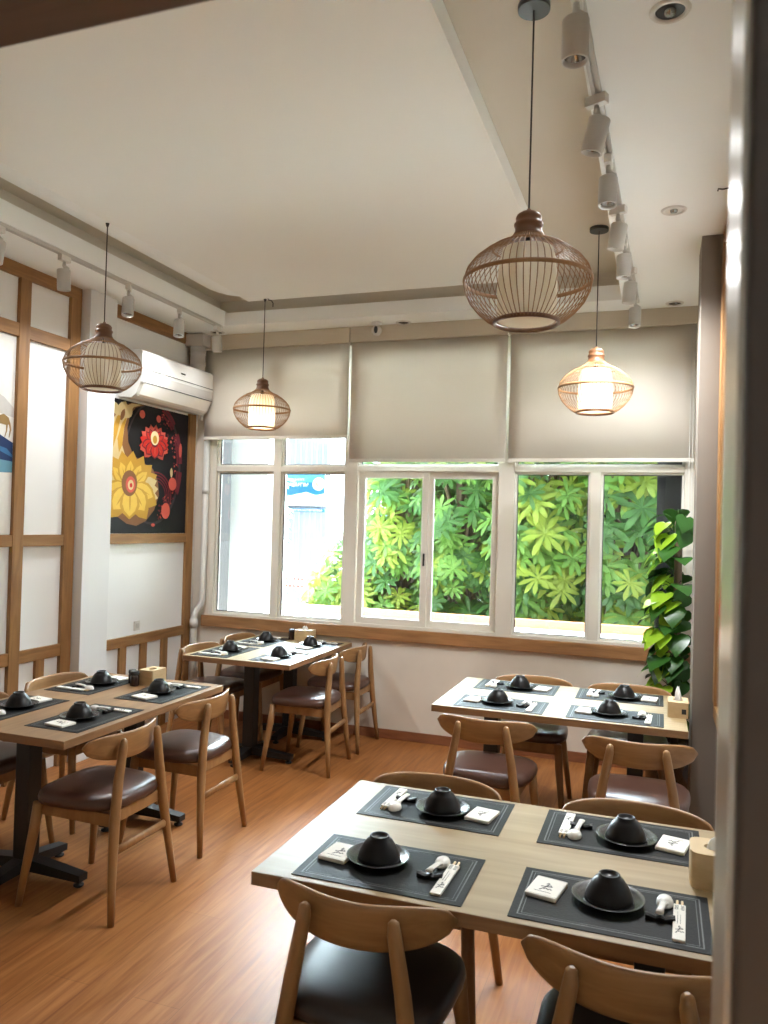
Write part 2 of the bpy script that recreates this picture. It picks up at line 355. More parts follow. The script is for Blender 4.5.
# right wall trim (seen at a grazing angle)
for y0, y1 in ((-1.62, -1.50), (-2.5, -2.41), (-3.4, -3.31), (-4.3, -4.21)): trim(RX - T, RX, y0, y1, 0.84, 3.24)
for z0, z1 in ((3.24, ZC), (0.76, 0.84)): trim(RX - T + 0.004, RX, YF1, -1.5, z0, z1, True)
# skirting
struct(box('baseboard_back', 0.0, RX, -0.014, 0, 0, 0.076, M['base'], bev=0.003))
struct(box('baseboard_right', RX - 0.014, RX, YF1, -1.5, 0, 0.09, M['base'], bev=0.003))
struct(box('trim_%d' % (tn[0] + 1), 0.115, 4.14, -0.035, 0.0, 0.79, 0.885, M['sill'], bev=0.004), 'brown wooden window sill')

# ------------------------------------------------------------------ windows
FZ0 = 0.885
def rect_frame(mb, x0, x1, z0, z1, w, y0, y1):
    mb.box(x0, x0 + w, y0, y1, z0, z1, 0.002).box(x1 - w, x1, y0, y1, z0, z1, 0.002).box(x0 + w, x1 - w, y0, y1, z0, z0 + w, 0.002).box(x0 + w, x1 - w, y0, y1, z1 - w, z1, 0.002)
def pane(par, x0, x1, z0, z1, y=0.05, bead=0.016):
    f = MB(); rect_frame(f, x0, x1, z0, z1, bead, y - 0.02, y + 0.02); f.build('glazing_bead', M['aluw'], par)
    g = MB(); rect_frame(g, x0 + bead, x1 - bead, z0 + bead, z1 - bead, 0.006, y - 0.008, y + 0.008); g.build('gasket', M['gasket'], par)
    box('glass_pane', x0 + bead, x1 - bead, y - 0.002, y + 0.002, z0 + bead, z1 - bead, M['glass'], par)
ZT = 3.215
# 1: left, two lower panes and two transom panes
w1 = struct(empty('window_1', (0, 0, 0)), 'left window with two upper transom panes')
f = MB().box(0.17, 0.208, 0, 0.10, FZ0, ZT, 0.003).box(1.43, 1.545, -0.004, 0.10, FZ0, ZT, 0.003).box(0.208, 1.43, 0, 0.10, FZ0, FZ0 + 0.02, 0.002)
f.box(0.208, 1.43, 0.005, 0.09, 2.150, 2.195, 0.003).box(0.766, 0.838, 0.003, 0.092, FZ0 + 0.02, ZT, 0.003).box(0.208, 1.43, 0, 0.10, ZT - 0.03, ZT)
f.build('frame', M['alu'], w1)
for x0, x1 in ((0.208, 0.766), (0.838, 1.43)):
    pane(w1, x0, x1, FZ0 + 0.02, 2.150); pane(w1, x0, x1, 2.195, ZT - 0.03)
# 2: middle, two sliding sashes
w2 = struct(empty('window_2', (0, 0, 0)), 'middle window with two sliding sashes')
f = MB().box(2.717, 2.84, -0.004, 0.10, FZ0, ZT, 0.003).box(1.545, 2.717, 0, 0.10, FZ0, FZ0 + 0.025, 0.002).box(1.545, 2.717, 0, 0.10, 2.155, 2.20, 0.003).box(1.545, 2.717, 0, 0.10, ZT - 0.03, ZT)
f.build('frame', M['alu'], w2)
for x0, x1, y in ((1.552, 2.15, 0.032), (2.13, 2.712, 0.066)):
    s_ = empty('sash', (0, 0, 0), 0, w2)
    q = MB(); rect_frame(q, x0, x1, FZ0 + 0.025, 2.155, 0.043, y - 0.016, y + 0.016); q.build('sash_frame', M['alu'], s_)
    q = MB(); rect_frame(q, x0 + 0.043, x1 - 0.043, FZ0 + 0.068, 2.112, 0.010, y - 0.018, y + 0.018); q.build('glazing_bead', M['aluw'], s_)
    box('glass_pane', x0 + 0.053, x1 - 0.053, y - 0.002, y + 0.002, FZ0 + 0.078, 2.102, M['glass'], s_)
box('latch', 2.118, 2.132, 0.004, 0.016, 1.40, 1.50, M['black'], w2, 0.003)
pane(w2, 1.545, 2.717, 2.20, ZT - 0.03)
# 3: right, two fixed panes
w3 = struct(empty('window_3', (0, 0, 0)), 'right window with two fixed panes')
f = MB().box(4.06, 4.135, 0, 0.10, FZ0, ZT, 0.003).box(2.84, 4.06, 0, 0.10, FZ0, FZ0 + 0.02, 0.002).box(2.84, 4.06, 0.005, 0.09, 2.155, 2.20, 0.003).box(3.405, 3.482, 0.005, 0.09, FZ0 + 0.02, 2.155, 0.003).box(2.84, 4.06, 0, 0.10, ZT - 0.03, ZT)
f.build('frame', M['alu'], w3)
for x0, x1 in ((2.84, 3.405), (3.482, 4.06)): pane(w3, x0, x1, FZ0 + 0.02, 2.155)
pane(w3, 2.84, 4.06, 2.20, ZT - 0.03)

# ------------------------------------------------------------------ outside
struct(box('ground', -60, 60, 0.15, 120, -3.4, -3.2, M['ground']))
struct(box('exterior_ledge', -3.0, 7.0, 0.12, 1.30, 0.70, 0.80, M['ledge']), 'pale tiled ledge outside the windows')
struct(box('exterior_ledge_lip', -3.0, 7.0, 1.30, 1.38, 0.60, 0.875, M['lip']), 'terracotta edge of the ledge outside')
struct(box('exterior_column', -0.60, 0.40, 0.60, 1.0, -3.2, 4.6, M['extwhite'], bev=0.01), 'white column outside the left window')
struct(box('exterior_wall', -0.10, 0.095, 0.14, 0.45, 0.80, 3.6, M['extgrey']), 'dark grey wall end beside the left window')
b = MB().box(3.875, 4.40, 0.14, 0.45, 0.80, 3.6)
for k in range(7): b.box(3.885 + 0.028 * k, 3.895 + 0.028 * k, 0.132, 0.141, 0.80, 3.6)
struct(b.build('exterior_wall', M['extgrey']), 'dark grey ribbed wall end beside the right window')

struct(box('exterior_wall', 7.0, 7.4, 1.75, 18.0, -3.2, 14.0, M['extwhite']), 'added unseen wall that shades the trees')  # out-of-view wall added to keep the sun off trees and street

# trees with rosettes of long leaves
def leaflet(mb, base, d, side, nrm, L, w, droop):
    pts = []
    for t, k in ((0, 0.10), (0.35, 0.62), (0.68, 1.0), (0.9, 0.6), (1.0, 0.03)):
        c = base + d * (L * t) + nrm * (-droop * L * t * t)
        pts.append((c - side * w * k + nrm * 0.12 * w * k, c, c + side * w * k + nrm * 0.12 * w * k))
    V = [[mb.b.verts.new(p) for p in r] for r in pts]
    for a, c in zip(V[:-1], V[1:]):
        mb._f([a[0], a[1], c[1], c[0]], True); mb._f([a[1], a[2], c[2], c[1]], True)
def rosette(mb, c, axis, R, rng, n=10):
    axis = axis.normalized(); a = axis.orthogonal().normalized(); b_ = axis.cross(a)
    ph = rng.uniform(0, 6)
    for k in range(n):
        an = ph + 2 * PI * k / n + rng.uniform(-.15, .15)
        d = (a * math.cos(an) + b_ * math.sin(an) + axis * rng.uniform(0.05, 0.45)).normalized()
        sd = axis.cross(d).normalized(); nr = d.cross(sd) * -1
        if nr.dot(axis) < 0: nr = -nr
        leaflet(mb, c, d, sd, nr, R * rng.uniform(.8, 1.1), R * 0.135, rng.uniform(0.15, 0.5))
def tree(c, rad, n, seed, label, R=0.26, ground=-3.2, mix=(3, 4, 2)):
    rng = random.Random(seed); c = Vector(c); rad = Vector(rad)
    t = empty('leafy_tree', (c.x, c.y, ground)); tag(t, label, 'tree', 'trees outside the windows')
    off = Vector((c.x, c.y, ground))
    mb = MB(); br = MB(); tips = []
    for i in range(n):
        while True:
            v = Vector((rng.gauss(0, 1), rng.gauss(0, 1), rng.gauss(0, 1)))
            if v.length > 0.1: break
        v.normalize()
        k = rng.uniform(0.50, 1.0) ** 0.6
        p = Vector((v.x * rad.x * k, v.y * rad.y * k, v.z * rad.z * k)) + c - off
        ax = Vector((v.x * 0.7, v.y * 0.7 - 0.35, abs(v.z) * 0.5 + 0.55))
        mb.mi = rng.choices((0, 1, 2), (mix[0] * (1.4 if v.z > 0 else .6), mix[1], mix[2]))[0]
        rosette(mb, p, ax, R * rng.uniform(.75, 1.2), rng)
        tips.append(p)
    br.tube([(0, 0, 0), (0.05, 0.02, (c.z - ground) * .5), (0, 0, c.z - ground)], [0.13, 0.10, 0.05], 8)
    for p in tips[::7]: br.tube([(0, 0, (c.z - ground) - rad.z * 0.5), Vector((0, 0, c.z - ground)) * 0.5 + p * 0.5 + Vector((0, 0, -.1)), p], [0.03, 0.02, 0.008], 5)
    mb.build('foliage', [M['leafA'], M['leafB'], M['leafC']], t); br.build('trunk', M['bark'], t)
    return t
tree((0.24, 3.2, 0.62), (0.58, 0.8, 1.0), 300, 1, 'lowest rounded leafy tree, in front of the pale wall with the blue sign', R=0.17, mix=(5, 4, 1))
tree((0.90, 3.3, 1.7), (0.62, 0.9, 2.2), 560, 2, 'leafy tree filling the first sliding pane of the middle window', R=0.18, mix=(4, 4, 1))
tree((1.72, 3.0, 1.7), (0.60, 0.8, 2.2), 520, 3, 'leafy tree behind the second sliding pane of the middle window', R=0.18, mix=(2, 4, 3))
tree((2.66, 2.9, 1.8), (0.66, 0.8, 2.2), 520, 4, 'leafy tree with long fingered leaves filling the third window', R=0.22, mix=(4, 4, 2))
tree((3.55, 2.9, 1.8), (0.62, 0.8, 2.2), 500, 5, 'leafy tree beside the dark ribbed wall end, seen in the last pane', R=0.23, mix=(4, 4, 2))
tree((4.55, 3.1, 1.9), (0.7, 0.9, 2.2), 260, 7, 'leafy tree half hidden behind the dark ribbed wall end', R=0.26)
tree((1.2, 6.0, 2.0), (1.5, 0.9, 3.4), 420, 6, 'taller tree standing further back behind the low rounded one', R=0.36, mix=(2, 4, 2))
tree((4.1, 6.0, 2.0), (1.8, 0.9, 3.4), 460, 8, 'broad dark tree standing behind the front row of trees', R=0.36, mix=(2, 4, 2))
tree((-3.25, 7.5, 0.9), (0.40, 0.6, 2.6), 160, 9, 'slim green tree seen between the white column and the window mullion', R=0.2, mix=(1, 4, 2))

# neighbour building with the blue banner
YB = 13.0
def sc(x, z, Y=YB):                        # slide a point measured at Y=6 out to the wall it belongs to
    k = (Y - CAM.y) / (6 - CAM.y); return CAM.x + (x - CAM.x) * k, CAM.z + (z - CAM.z) * k
nb = tag(empty('neighbour_building', (0, 0, -3.2)), 'pale corrugated building with a blue banner across the street', 'building')
xa, _ = sc(-2.75, 0); xb, _ = sc(-1.30, 0); _, zt = sc(0, 3.6)
b = MB().box(xa, xb, YB, YB + 4, 0, zt + 3.2)
x = xa + 0.1
while x < xb - 0.05: b.box(x, x + 0.05, YB - 0.03, YB, 1.5, zt + 3.1); x += 0.16
b.build('wall', M['extpale'], nb)
box('roof', xa - 0.2, xb + 0.2, YB - 0.3, YB + 4.2, zt + 3.2, zt + 3.35, M['extwhite'], nb)
bn = tag(empty('banner', (0, YB - 0.08, 0)), 'blue banner with white lettering and a round emblem on pale building', 'sign')
xs0, zs0 = sc(-2.20, 1.99); xs1, zs1 = sc(-1.36, 2.51)
Wd, Hd = xs1 - xs0, zs1 - zs0
def bp(u, v): return xs0 + u * Wd, zs0 + v * Hd
def poly2(mb, uv, y, th=0.006): mb.prism([(bp(u, v)[0], y, bp(u, v)[1]) for u, v in uv], (0, -th, 0))
q = MB(); poly2(q, [(0, 0), (1, 0), (1, 1), (0, 1)], 0.0, 0.03); q.build('board', M['swhite'], bn)
q = MB(); poly2(q, [(0.0, .40), (.15, .28), (.35, .36), (.6, .44), (.8, .34), (1, .40), (1, 1), (0, 1)], -0.031); q.build('sky_print', M['sblue'], bn)
q = MB(); poly2(q, [(0.0, .70), (.5, .78), (1, .72), (1, 1), (0, 1)], -0.0375); q.build('sky_band', M['ssky'], bn)
q = MB()
q.lathe([(0.0, 0), (.13 * Wd, 0), (.13 * Wd, 0.01), (0.0, 0.01)], 28, mat=Matrix.Translation((bp(.86, .70)[0], -0.045, bp(0, .70)[1])) @ Matrix.Rotation(PI / 2, 4, 'X'), caps=(False, False))
q.build('emblem', M['swhite'], bn)
q = MB()
q.lathe([(0.0, 0), (.062 * Wd, 0), (.062 * Wd, 0.01), (0.0, 0.01)], 24, mat=Matrix.Translation((bp(.86, .70)[0], -0.056, bp(0, .70)[1])) @ Matrix.Rotation(PI / 2, 4, 'X'), caps=(False, False))
q.build('emblem_centre', M['ppale'], bn)
q = MB()
rng = random.Random(4)
def letters(mb, u0, u1, v0, h, n, y):
    w = (u1 - u0) / n
    for k in range(n):
        a = u0 + k * w; kind = rng.randrange(4); e = a + w * 0.72; t = w * 0.24
        if kind == 0: poly2(mb, [(a, v0), (a + t, v0), (a + t, v0 + h), (a, v0 + h)], y); poly2(mb, [(a, v0 + h * .8), (e, v0 + h * .8), (e, v0 + h), (a, v0 + h)], y - .001)
        elif kind == 1: poly2(mb, [(a, v0), (a + t, v0), (e, v0 + h), (e - t, v0 + h)], y); poly2(mb, [(a, v0 + h * .4), (e, v0 + h * .4), (e, v0 + h * .58), (a, v0 + h * .58)], y - .001)
        elif kind == 2: poly2(mb, [(a, v0), (a + t, v0), (a + t, v0 + h), (a, v0 + h)], y); poly2(mb, [(e - t, v0), (e, v0), (e, v0 + h), (e - t, v0 + h)], y); poly2(mb, [(a, v0 + h * .4), (e, v0 + h * .4), (e, v0 + h * .6), (a, v0 + h * .6)], y - .001)
        else: poly2(mb, [((a + e) / 2 - t / 2, v0), ((a + e) / 2 + t / 2, v0), ((a + e) / 2 + t / 2, v0 + h), ((a + e) / 2 - t / 2, v0 + h)], y); poly2(mb, [(a, v0 + h * .8), (e, v0 + h * .8), (e, v0 + h), (a, v0 + h)], y - .001)
letters(q, .20, .56, .80, .07, 10, -0.046); letters(q, .08, .66, .62, .12, 9, -0.046)
q.build('lettering', M['swhite'], bn)
q = MB(); poly2(q, [(0, -.20), (1, -.20), (1, -.09), (0, -.09)], 0.0, 0.03); q.build('lower_strip', M['sblue'], bn)
q = MB(); letters(q, .04, .96, -.18, .07, 22, -0.031); q.build('strip_lettering', M['swhite'], bn)
fb = tag(empty('apartment_block', (0, 0, -3.2)), 'cream apartment block with small windows far behind the trees', 'building')
YC = 22.0
xa, _ = sc(-1.34, 0, YC); xb, _ = sc(0.9, 0, YC)
box('wall', xa, xb, YC, YC + 6, 0, 13.0, M['extwhite'], fb)
for k in range(3):
    for j in range(4):
        wx = xa + 0.25 + j * 1.6; wz = 4.2 + k * 2.6
        wf = box('window', wx, wx + 0.75, YC - 0.06, YC, wz, wz + 1.2, M['extgrey'], fb); box('pane', wx + 0.08, wx + 0.67, YC - 0.075, YC - 0.06, wz + .08, wz + 1.12, M['pblue'], wf)
    box('balcony', xa + 0.05, xa + 4.0, YC - 0.9, YC, 3.7 + k * 2.6, 3.85 + k * 2.6, M['extwhite'], fb)
# red and white street fence low between the buildings
fe = tag(empty('street_fence', (0, 10.5, 0)), 'low red and white railing below the banner', 'fence')
q = MB(); q2 = MB()
zf0 = sc(0, 0.46, 10.5)[1]; zf1 = sc(0, 0.80, 10.5)[1]
xf0, xf1 = sc(-3.1, 0, 10.5)[0], sc(-0.9, 0, 10.5)[0]
n = 30
for k in range(n):
    x0 = xf0 + (xf1 - xf0) * k / n; x1 = xf0 + (xf1 - xf0) * (k + .5) / n
    for zz in (.45, .80): q.box(x0, x1, -.01, .01, zf0 + (zf1 - zf0) * zz, zf0 + (zf1 - zf0) * (zz + .1))
for zz in (.40, .75): q2.box(xf0, xf1, .011, .03, zf0 + (zf1 - zf0) * zz, zf0 + (zf1 - zf0) * (zz + .16))
for k in range(0, n + 1, 5):
    x0 = xf0 + (xf1 - xf0) * k / n; q2.box(x0 - .02, x0 + .02, .011, .05, -3.2, zf1)
q.build('red_bands', M['pcoral'], fe); q2.build('rails', M['extwhite'], fe)

# ------------------------------------------------------------------ roller blinds
def blind(x0, x1, zb, label, chain):
    r = tag(empty('roller_blind', (0, 0, 0)), label, 'blind', 'roller blinds above the windows')
    box('cassette', x0 - 0.006, x1 + 0.006, -0.11, -0.002, 3.20, ZC, M['valance'], r, 0.006)
    q = MB(); zs = [3.21, 2.9, 2.6, zb + 0.02]; nx = 14
    rows = []
    for z in zs:
        rows.append([(x0 + (x1 - x0) * i / nx, -0.078 + 0.0012 * math.sin(i * 1.3 + z * 2), z) for i in range(nx + 1)])
    V = [[q.b.verts.new(p) for p in rr] for rr in rows]
    for a, c in zip(V[:-1], V[1:]):
        for i in range(nx): q._f([a[i], a[i + 1], c[i + 1], c[i]], True)
    f_ = q.build('fabric', M['blind'], r); sd = f_.modifiers.new('solid', 'SOLIDIFY'); sd.thickness = 0.0015
    box('bottom_bar', x0, x1, -0.086, -0.070, zb, zb + 0.026, M['alu'], r, 0.004)
    if chain is not None:
        MB().tube([(chain, -0.10, 3.22), (chain, -0.095, 1.25), (chain + 0.01, -0.095, 1.22), (chain + 0.02, -0.095, 1.25), (chain + 0.02, -0.10, 3.22)], 0.0022, 6).build('bead_chain', M['white'], r)
    return r
blind(0.120, 1.474, 2.42, 'beige roller blind covering the least of its window, beside the air conditioner', None)
blind(1.494, 2.776, 2.225, 'beige roller blind over the sliding sashes, in the middle of three', None)
blind(2.800, 4.118, 2.225, 'beige roller blind nearest the taupe pillar and climbing plant', 4.085)

# ------------------------------------------------------------------ air conditioner, duct, pipe
ac = tag(empty('air_conditioner', (0, -1.09, 2.64)), 'white wall air conditioner above the red and gold flower picture', 'air conditioner')
L_ = 0.985
pf = [(0.0, 0.0), (0.12, -0.012), (0.165, 0.02), (0.205, 0.11), (0.215, 0.18), (0.212, 0.335), (0.195, 0.352), (0.0, 0.355)]
MB().prism([(x, 0, z) for x, z in pf], (0, L_, 0)).build('housing', M['white'], ac, bevel=0.006)
MB().prism([(0.2075, 0.012, 0.118), (0.2180, 0.012, 0.182), (0.2150, 0.012, 0.186), (0.2045, 0.012, 0.122)], (0, L_ - 0.024, 0)).build('panel_seam', M['duct'], ac)
MB().prism([(0.150, 0.03, 0.004), (0.170, 0.03, 0.018), (0.206, 0.03, 0.100), (0.200, 0.03, 0.104), (0.165, 0.03, 0.028), (0.148, 0.03, 0.012)], (0, L_ - 0.06, 0)).build('louver', M['aluw'], ac)
q = MB(); q.box(0.2155, 0.2175, 0.005, L_ - 0.005, 0.205, 0.210); q.box(0.206, 0.2085, 0.005, L_ - 0.005, 0.105, 0.110); q.build('seam', M['dark'], ac)
box('badge', 0.2125, 0.2165, 0.50, 0.56, 0.255, 0.267, M['chrome'], ac)
q = MB().tube([(0.09, L_ + 0.01, 0.02), (0.09, L_ + 0.025, 0.0), (0.085, L_ + 0.03, -0.05)], 0.016, 10); q.build('drain_elbow', M['white'], ac)
du = tag(empty('pipe_duct', (0.10, -0.186, 2.98)), 'grey ribbed pipe duct in the corner above the air conditioner', 'duct')
q = MB(); q.box(-0.085, 0.095, -0.07, 0.05, 0.23, 0.335, 0.006)
q.build('duct_head', M['duct'], du)
MB().lathe([(0.062, 0.015), (0.062, 0.06), (0.068, 0.065), (0.068, 0.075), (0.062, 0.08), (0.062, 0.16), (0.068, 0.165), (0.068, 0.175), (0.062, 0.18), (0.066, 0.235)], 20).build('duct_tube', M['duct'], du)
pp = tag(empty('corner_pipe', (0.075, -0.078, 0)), 'pale drain pipe running down the corner beside the flower picture', 'pipe')
MB().tube([(0, 0, 0.02), (0, 0, 0.86), (0.004, 0.003, 0.90), (0.046, 0.041, 0.985), (0.050, 0.046, 1.02), (0.050, 0.046, 2.60)], 0.028, 14).build('pipe', M['white'], pp)
MB().tube([(0, 0, 0.78), (0, 0, 0.85)], 0.036, 14).tube([(.05, 0.046, 1.95), (.05, 0.046, 2.0)], 0.031, 14).build('collar', M['white'], pp)

# wall socket
so = tag(empty('wall_socket', (0.001, -0.78, 0.83)), 'small white socket on the wall above the short rail', 'socket')
box('plate', 0, 0.010, -0.035, 0.035, 0, 0.075, M['white'], so, 0.003); box('outlet', 0.010, 0.012, -0.018, 0.018, 0.018, 0.056, M['duct'], so, 0.003)

# ------------------------------------------------------------------ pictures on the left wall
def PY(cx): return -1.215 + (cx - 130) / 410 * 0.97
def PZ(cy): return 2.35 - (cy - 350) * 0.001517
pic = tag(empty('flower_picture', (0.0, 0, 0)), 'black canvas print with a red lotus and a golden lotus swirling together', 'picture')
box('canvas', 0.001, 0.010, -1.243, -0.160, 1.600, 2.622, M['pk'], pic)
lay = [0.0102]
ART = {}
def shape(name, mat, polys, step=True, par=None, fn=lambda p: (max(-1.240, min(-0.163, PY(p[0]))), max(1.603, min(2.618, PZ(p[1]))))):
    """add flat shapes of one colour to a print, each layer a hair in front of the last"""
    q, ms = ART.setdefault(par or pic, (MB(), []))
    if M[mat] not in ms: ms.append(M[mat])
    q.mi = ms.index(M[mat])
    for k, pl in enumerate(polys):
        lay[0] += 0.00005 if len(polys) < 30 else 0.00001
        q.prism([(lay[0], *fn(p)) for p in pl], (0.0002, 0, 0))
    if step: lay[0] += 0.00012
def ell(cx, cy, rx, ry, n=28, a0=0, a1=2 * PI): return [(cx + rx * math.cos(a0 + (a1 - a0) * k / n), cy + ry * math.sin(a0 + (a1 - a0) * k / n)) for k in range(n)]
def petal(cx, cy, ang, L, w, tip=1.0, r0=0.15):
    d = (math.cos(ang), math.sin(ang) * 1.25); s_ = (-math.sin(ang), math.cos(ang) * 1.25); out = []
    for t, k in ((r0, .35), (.40, .9), (.62, 1.0), (.82, .72), (1.0, 0.04)): out.append((cx + d[0] * L * t + s_[0] * w * k, cy + d[1] * L * t + s_[1] * w * k))
    for t, k in ((.82, .72), (.62, 1.0), (.40, .9), (r0, .35)): out.append((cx + d[0] * L * t - s_[0] * w * k, cy + d[1] * L * t - s_[1] * w * k))
    return out
# dark half with maroon speckle, outlined in grey
shape('dark_half', 'pgrey', [ell(375, 470, 160, 330, 40)])
shape('dark_half_inner', 'pk', [ell(372, 470, 150, 316, 40)])
rng = random.Random(5)
sp = []
for k in range(120):
    a = rng.uniform(-1.3, 1.35); r = rng.uniform(.68, .95); cx, cy = 375 + 160 * r * math.cos(a), 470 + 325 * r * math.sin(a); s_ = rng.uniform(2, 6); sp.append(ell(cx, cy, s_, s_ * 1.4, 6))
shape('maroon_specks', 'pmaroon', sp[:80]); shape('coral_specks', 'pcoral', sp[80:])
bands = []
for r_ in (.98, .86, .74, .62):
    o_ = ell(390, 640, 95 * r_, 130 * r_, 22, -1.9, 0.6); i_ = ell(390, 640, 88 * r_, 121 * r_, 22, -1.9, 0.6); bands.append(o_ + i_[::-1])
shape('maroon_rings', 'pmaroon', bands)
# gold half, a curling comma from the top to the lower right
shape('gold_half', 'pbrown', [[(315, 160), (255, 172), (195, 200), (150, 250), (128, 330), (128, 640), (140, 690), (185, 755), (240, 795), (290, 806), (340, 780), (385, 720), (410, 640), (400, 560), (370, 500), (310, 470), (262, 440), (235, 380), (228, 310), (240, 240), (268, 195)]])
shape('gold_plume', 'ppale', [[(300, 166), (245, 180), (195, 215), (152, 280), (132, 370), (135, 460), (190, 480), (225, 460), (205, 400), (212, 310), (232, 235), (258, 195)]])
shape('gold_streaks', 'pgold', [[(160, 420), (150, 340), (175, 260), (215, 215), (190, 280), (178, 350)], [(190, 440), (180, 370), (200, 290), (228, 240), (210, 320), (205, 400)], [(140, 455), (134, 390), (140, 330), (152, 400)]])
shape('gold_bud', 'ppale', [petal(190, 270, -1.25, 80, 26), petal(178, 262, -1.9, 62, 18), petal(205, 262, -0.75, 62, 18)])
shape('bud_heart', 'pbrown', [petal(192, 285, -1.25, 60, 10)])
# golden lotus: tall back petals, broad front petals, dark throat
def lily(cx, cy, k, back, mid, front, dark):
    shape('back', back, [petal(cx, cy + 40 * k, a, 175 * k, 34 * k) for a in (-2.55, -2.2, -1.85, -1.5, -1.15, -0.8, -0.5)])
    shape('side', mid, [petal(cx, cy + 45 * k, a, 165 * k, 36 * k) for a in (3.0, -2.85, -0.15, -0.38, 0.1)])
    shape('under', back, [petal(cx, cy + 10 * k, a, 175 * k, 46 * k) for a in (2.65, 2.2, 0.95, 0.45)])
    shape('bed', mid, [ell(cx, cy + 30 * k, 92 * k, 98 * k, 26)])
    def rim(px_, py_, a, L, w):
        shape('rim', dark if back != 'pgold' else 'pgold', [petal(px_, py_, a, L * 1.03, w * 1.12)]); shape('fore', front, [petal(px_, py_, a, L * .95, w * .84)])
        shape('vein', back, [petal(px_, py_, a, L * .80, w * .10)])
    for a in (-2.35, -2.0, -1.57, -1.1, -0.75): rim(cx, cy + 35 * k, a, 135 * k, 26 * k)
    for a, w in ((2.75, 40), (0.35, 40), (2.2, 46), (0.92, 46), (1.55, 48)): rim(cx, cy + 2 * k, a, 148 * k, w * k)
    shape('throat', dark, [ell(cx - 4 * k, cy - 2 * k, 42 * k, 70 * k, 24)])
lily(248, 590, 0.95, 'pgold', 'ppale', 'pyellow', 'pbrown')
shape('pod', 'pcoral', [ell(250, 594, 25, 42, 20)]); shape('pod_rim', 'ppale', [ell(251, 596, 15, 26, 16)]); shape('pod_core', 'pred', [ell(252, 598, 7, 12, 12)])
# red lotus
lily(370, 352, 0.50, 'pcoral', 'pred', 'pred', 'pmaroon')
shape('heart', 'pcream', [ell(368, 336, 23, 38, 20)]); shape('heart_core', 'pgold', [ell(369, 344, 12, 22, 16)])
swirl = []
for r_ in (1.0, .93, .85):
    for a0, a1 in ((-1.35, -0.75), (-0.6, 0.0), (0.1, 0.55)):
        o_ = ell(375, 470, 158 * r_, 326 * r_, 12, a0, a1); i_ = ell(372, 470, 150 * r_, 312 * r_, 12, a0, a1); swirl.append(o_ + i_[::-1])
shape('swirl', 'pmaroon', swirl)
shape('coral_petals', 'pcoral', [ell(478, 572, 24, 36, 18), ell(442, 722, 25, 44, 18), ell(295, 224, 15, 22, 14), ell(386, 230, 13, 20, 14), ell(370, 166, 14, 9, 12), ell(372, 800, 11, 9, 12), ell(520, 380, 9, 40, 12)])
shape('gold_flame', 'ppale', [petal(470, 545, -1.6, 50, 8)])

dp = tag(empty('deer_picture', (0, 0, 0)), 'white wall print with a deer on a dark blue hill', 'picture')
box('print', 0.001, 0.006, -2.528, -2.098, 1.60, 2.858, M['pwhite'], dp)
lay = [0.0062]
ident = lambda p: p
shape('mist', 'pmist', [[(-2.528, 2.30), (-2.40, 2.42), (-2.28, 2.50), (-2.18, 2.46), (-2.099, 2.40), (-2.099, 2.34), (-2.25, 2.36), (-2.4, 2.28)]], True, dp, ident)
shape('hill', 'pnavy', [[(-2.528, 2.26), (-2.42, 2.27), (-2.30, 2.245), (-2.20, 2.22), (-2.10, 2.18), (-2.099, 2.14), (-2.099, 2.05), (-2.528, 2.05)]], True, dp, ident)
shape('water', 'pteal', [[(-2.528, 2.06), (-2.3, 2.075), (-2.099, 2.06), (-2.099, 1.99), (-2.528, 1.975)]], True, dp, ident)
shape('blue_ripple', 'pblue', [[(-2.45, 2.15), (-2.3, 2.17), (-2.15, 2.14), (-2.099, 2.10), (-2.099, 2.085), (-2.2, 2.12), (-2.45, 2.11)]], True, dp, ident)
shape('deer', 'pdeer', [[(-2.275, 2.34), (-2.230, 2.335), (-2.180, 2.355), (-2.140, 2.335), (-2.125, 2.30), (-2.150, 2.285), (-2.200, 2.29), (-2.260, 2.29)],
      [(-2.265, 2.33), (-2.285, 2.38), (-2.320, 2.395), (-2.330, 2.38), (-2.305, 2.36), (-2.280, 2.30)],
      [(-2.140, 2.30), (-2.125, 2.30), (-2.118, 2.26), (-2.130, 2.21), (-2.136, 2.21), (-2.130, 2.26)], [(-2.160, 2.30), (-2.145, 2.29), (-2.150, 2.25), (-2.165, 2.21), (-2.171, 2.21), (-2.160, 2.25)],
      [(-2.245, 2.295), (-2.230, 2.295), (-2.235, 2.22), (-2.243, 2.22)], [(-2.265, 2.30), (-2.252, 2.295), (-2.258, 2.225), (-2.266, 2.225)],
      [(-2.315, 2.39), (-2.305, 2.39), (-2.292, 2.44), (-2.265, 2.47), (-2.270, 2.475), (-2.300, 2.45)]], True, dp, ident)

for par_, (q_, ms_) in ART.items(): q_.build('artwork', ms_, par_)

# print with red brush strokes on the right wall, beyond the door jamb
rp_ = tag(empty('brush_stroke_picture', (RX, 0, 0)), 'pale wall print with red brush strokes beside the taupe pillar', 'picture')
box('print', -0.006, -0.001, -2.40, -1.63, 0.86, 2.3, M['pwhite'], rp_)
q = MB()
rng = random.Random(12)
for k in range(9):
    y, z = rng.uniform(-2.05, -1.68), rng.uniform(0.92, 1.42)
    pts = [(-0.0075, y + rng.uniform(-.01, .01) + .05 * math.sin(t * 2 + k), z + t * 0.10 * rng.uniform(.7, 1.3)) for t in range(4)]
    q.tube(pts, [(0.0012, .004), (0.0012, .022), (0.0012, .016), (0.0012, .003)], 8)
q.build('brush_strokes', M['pred'], rp_)

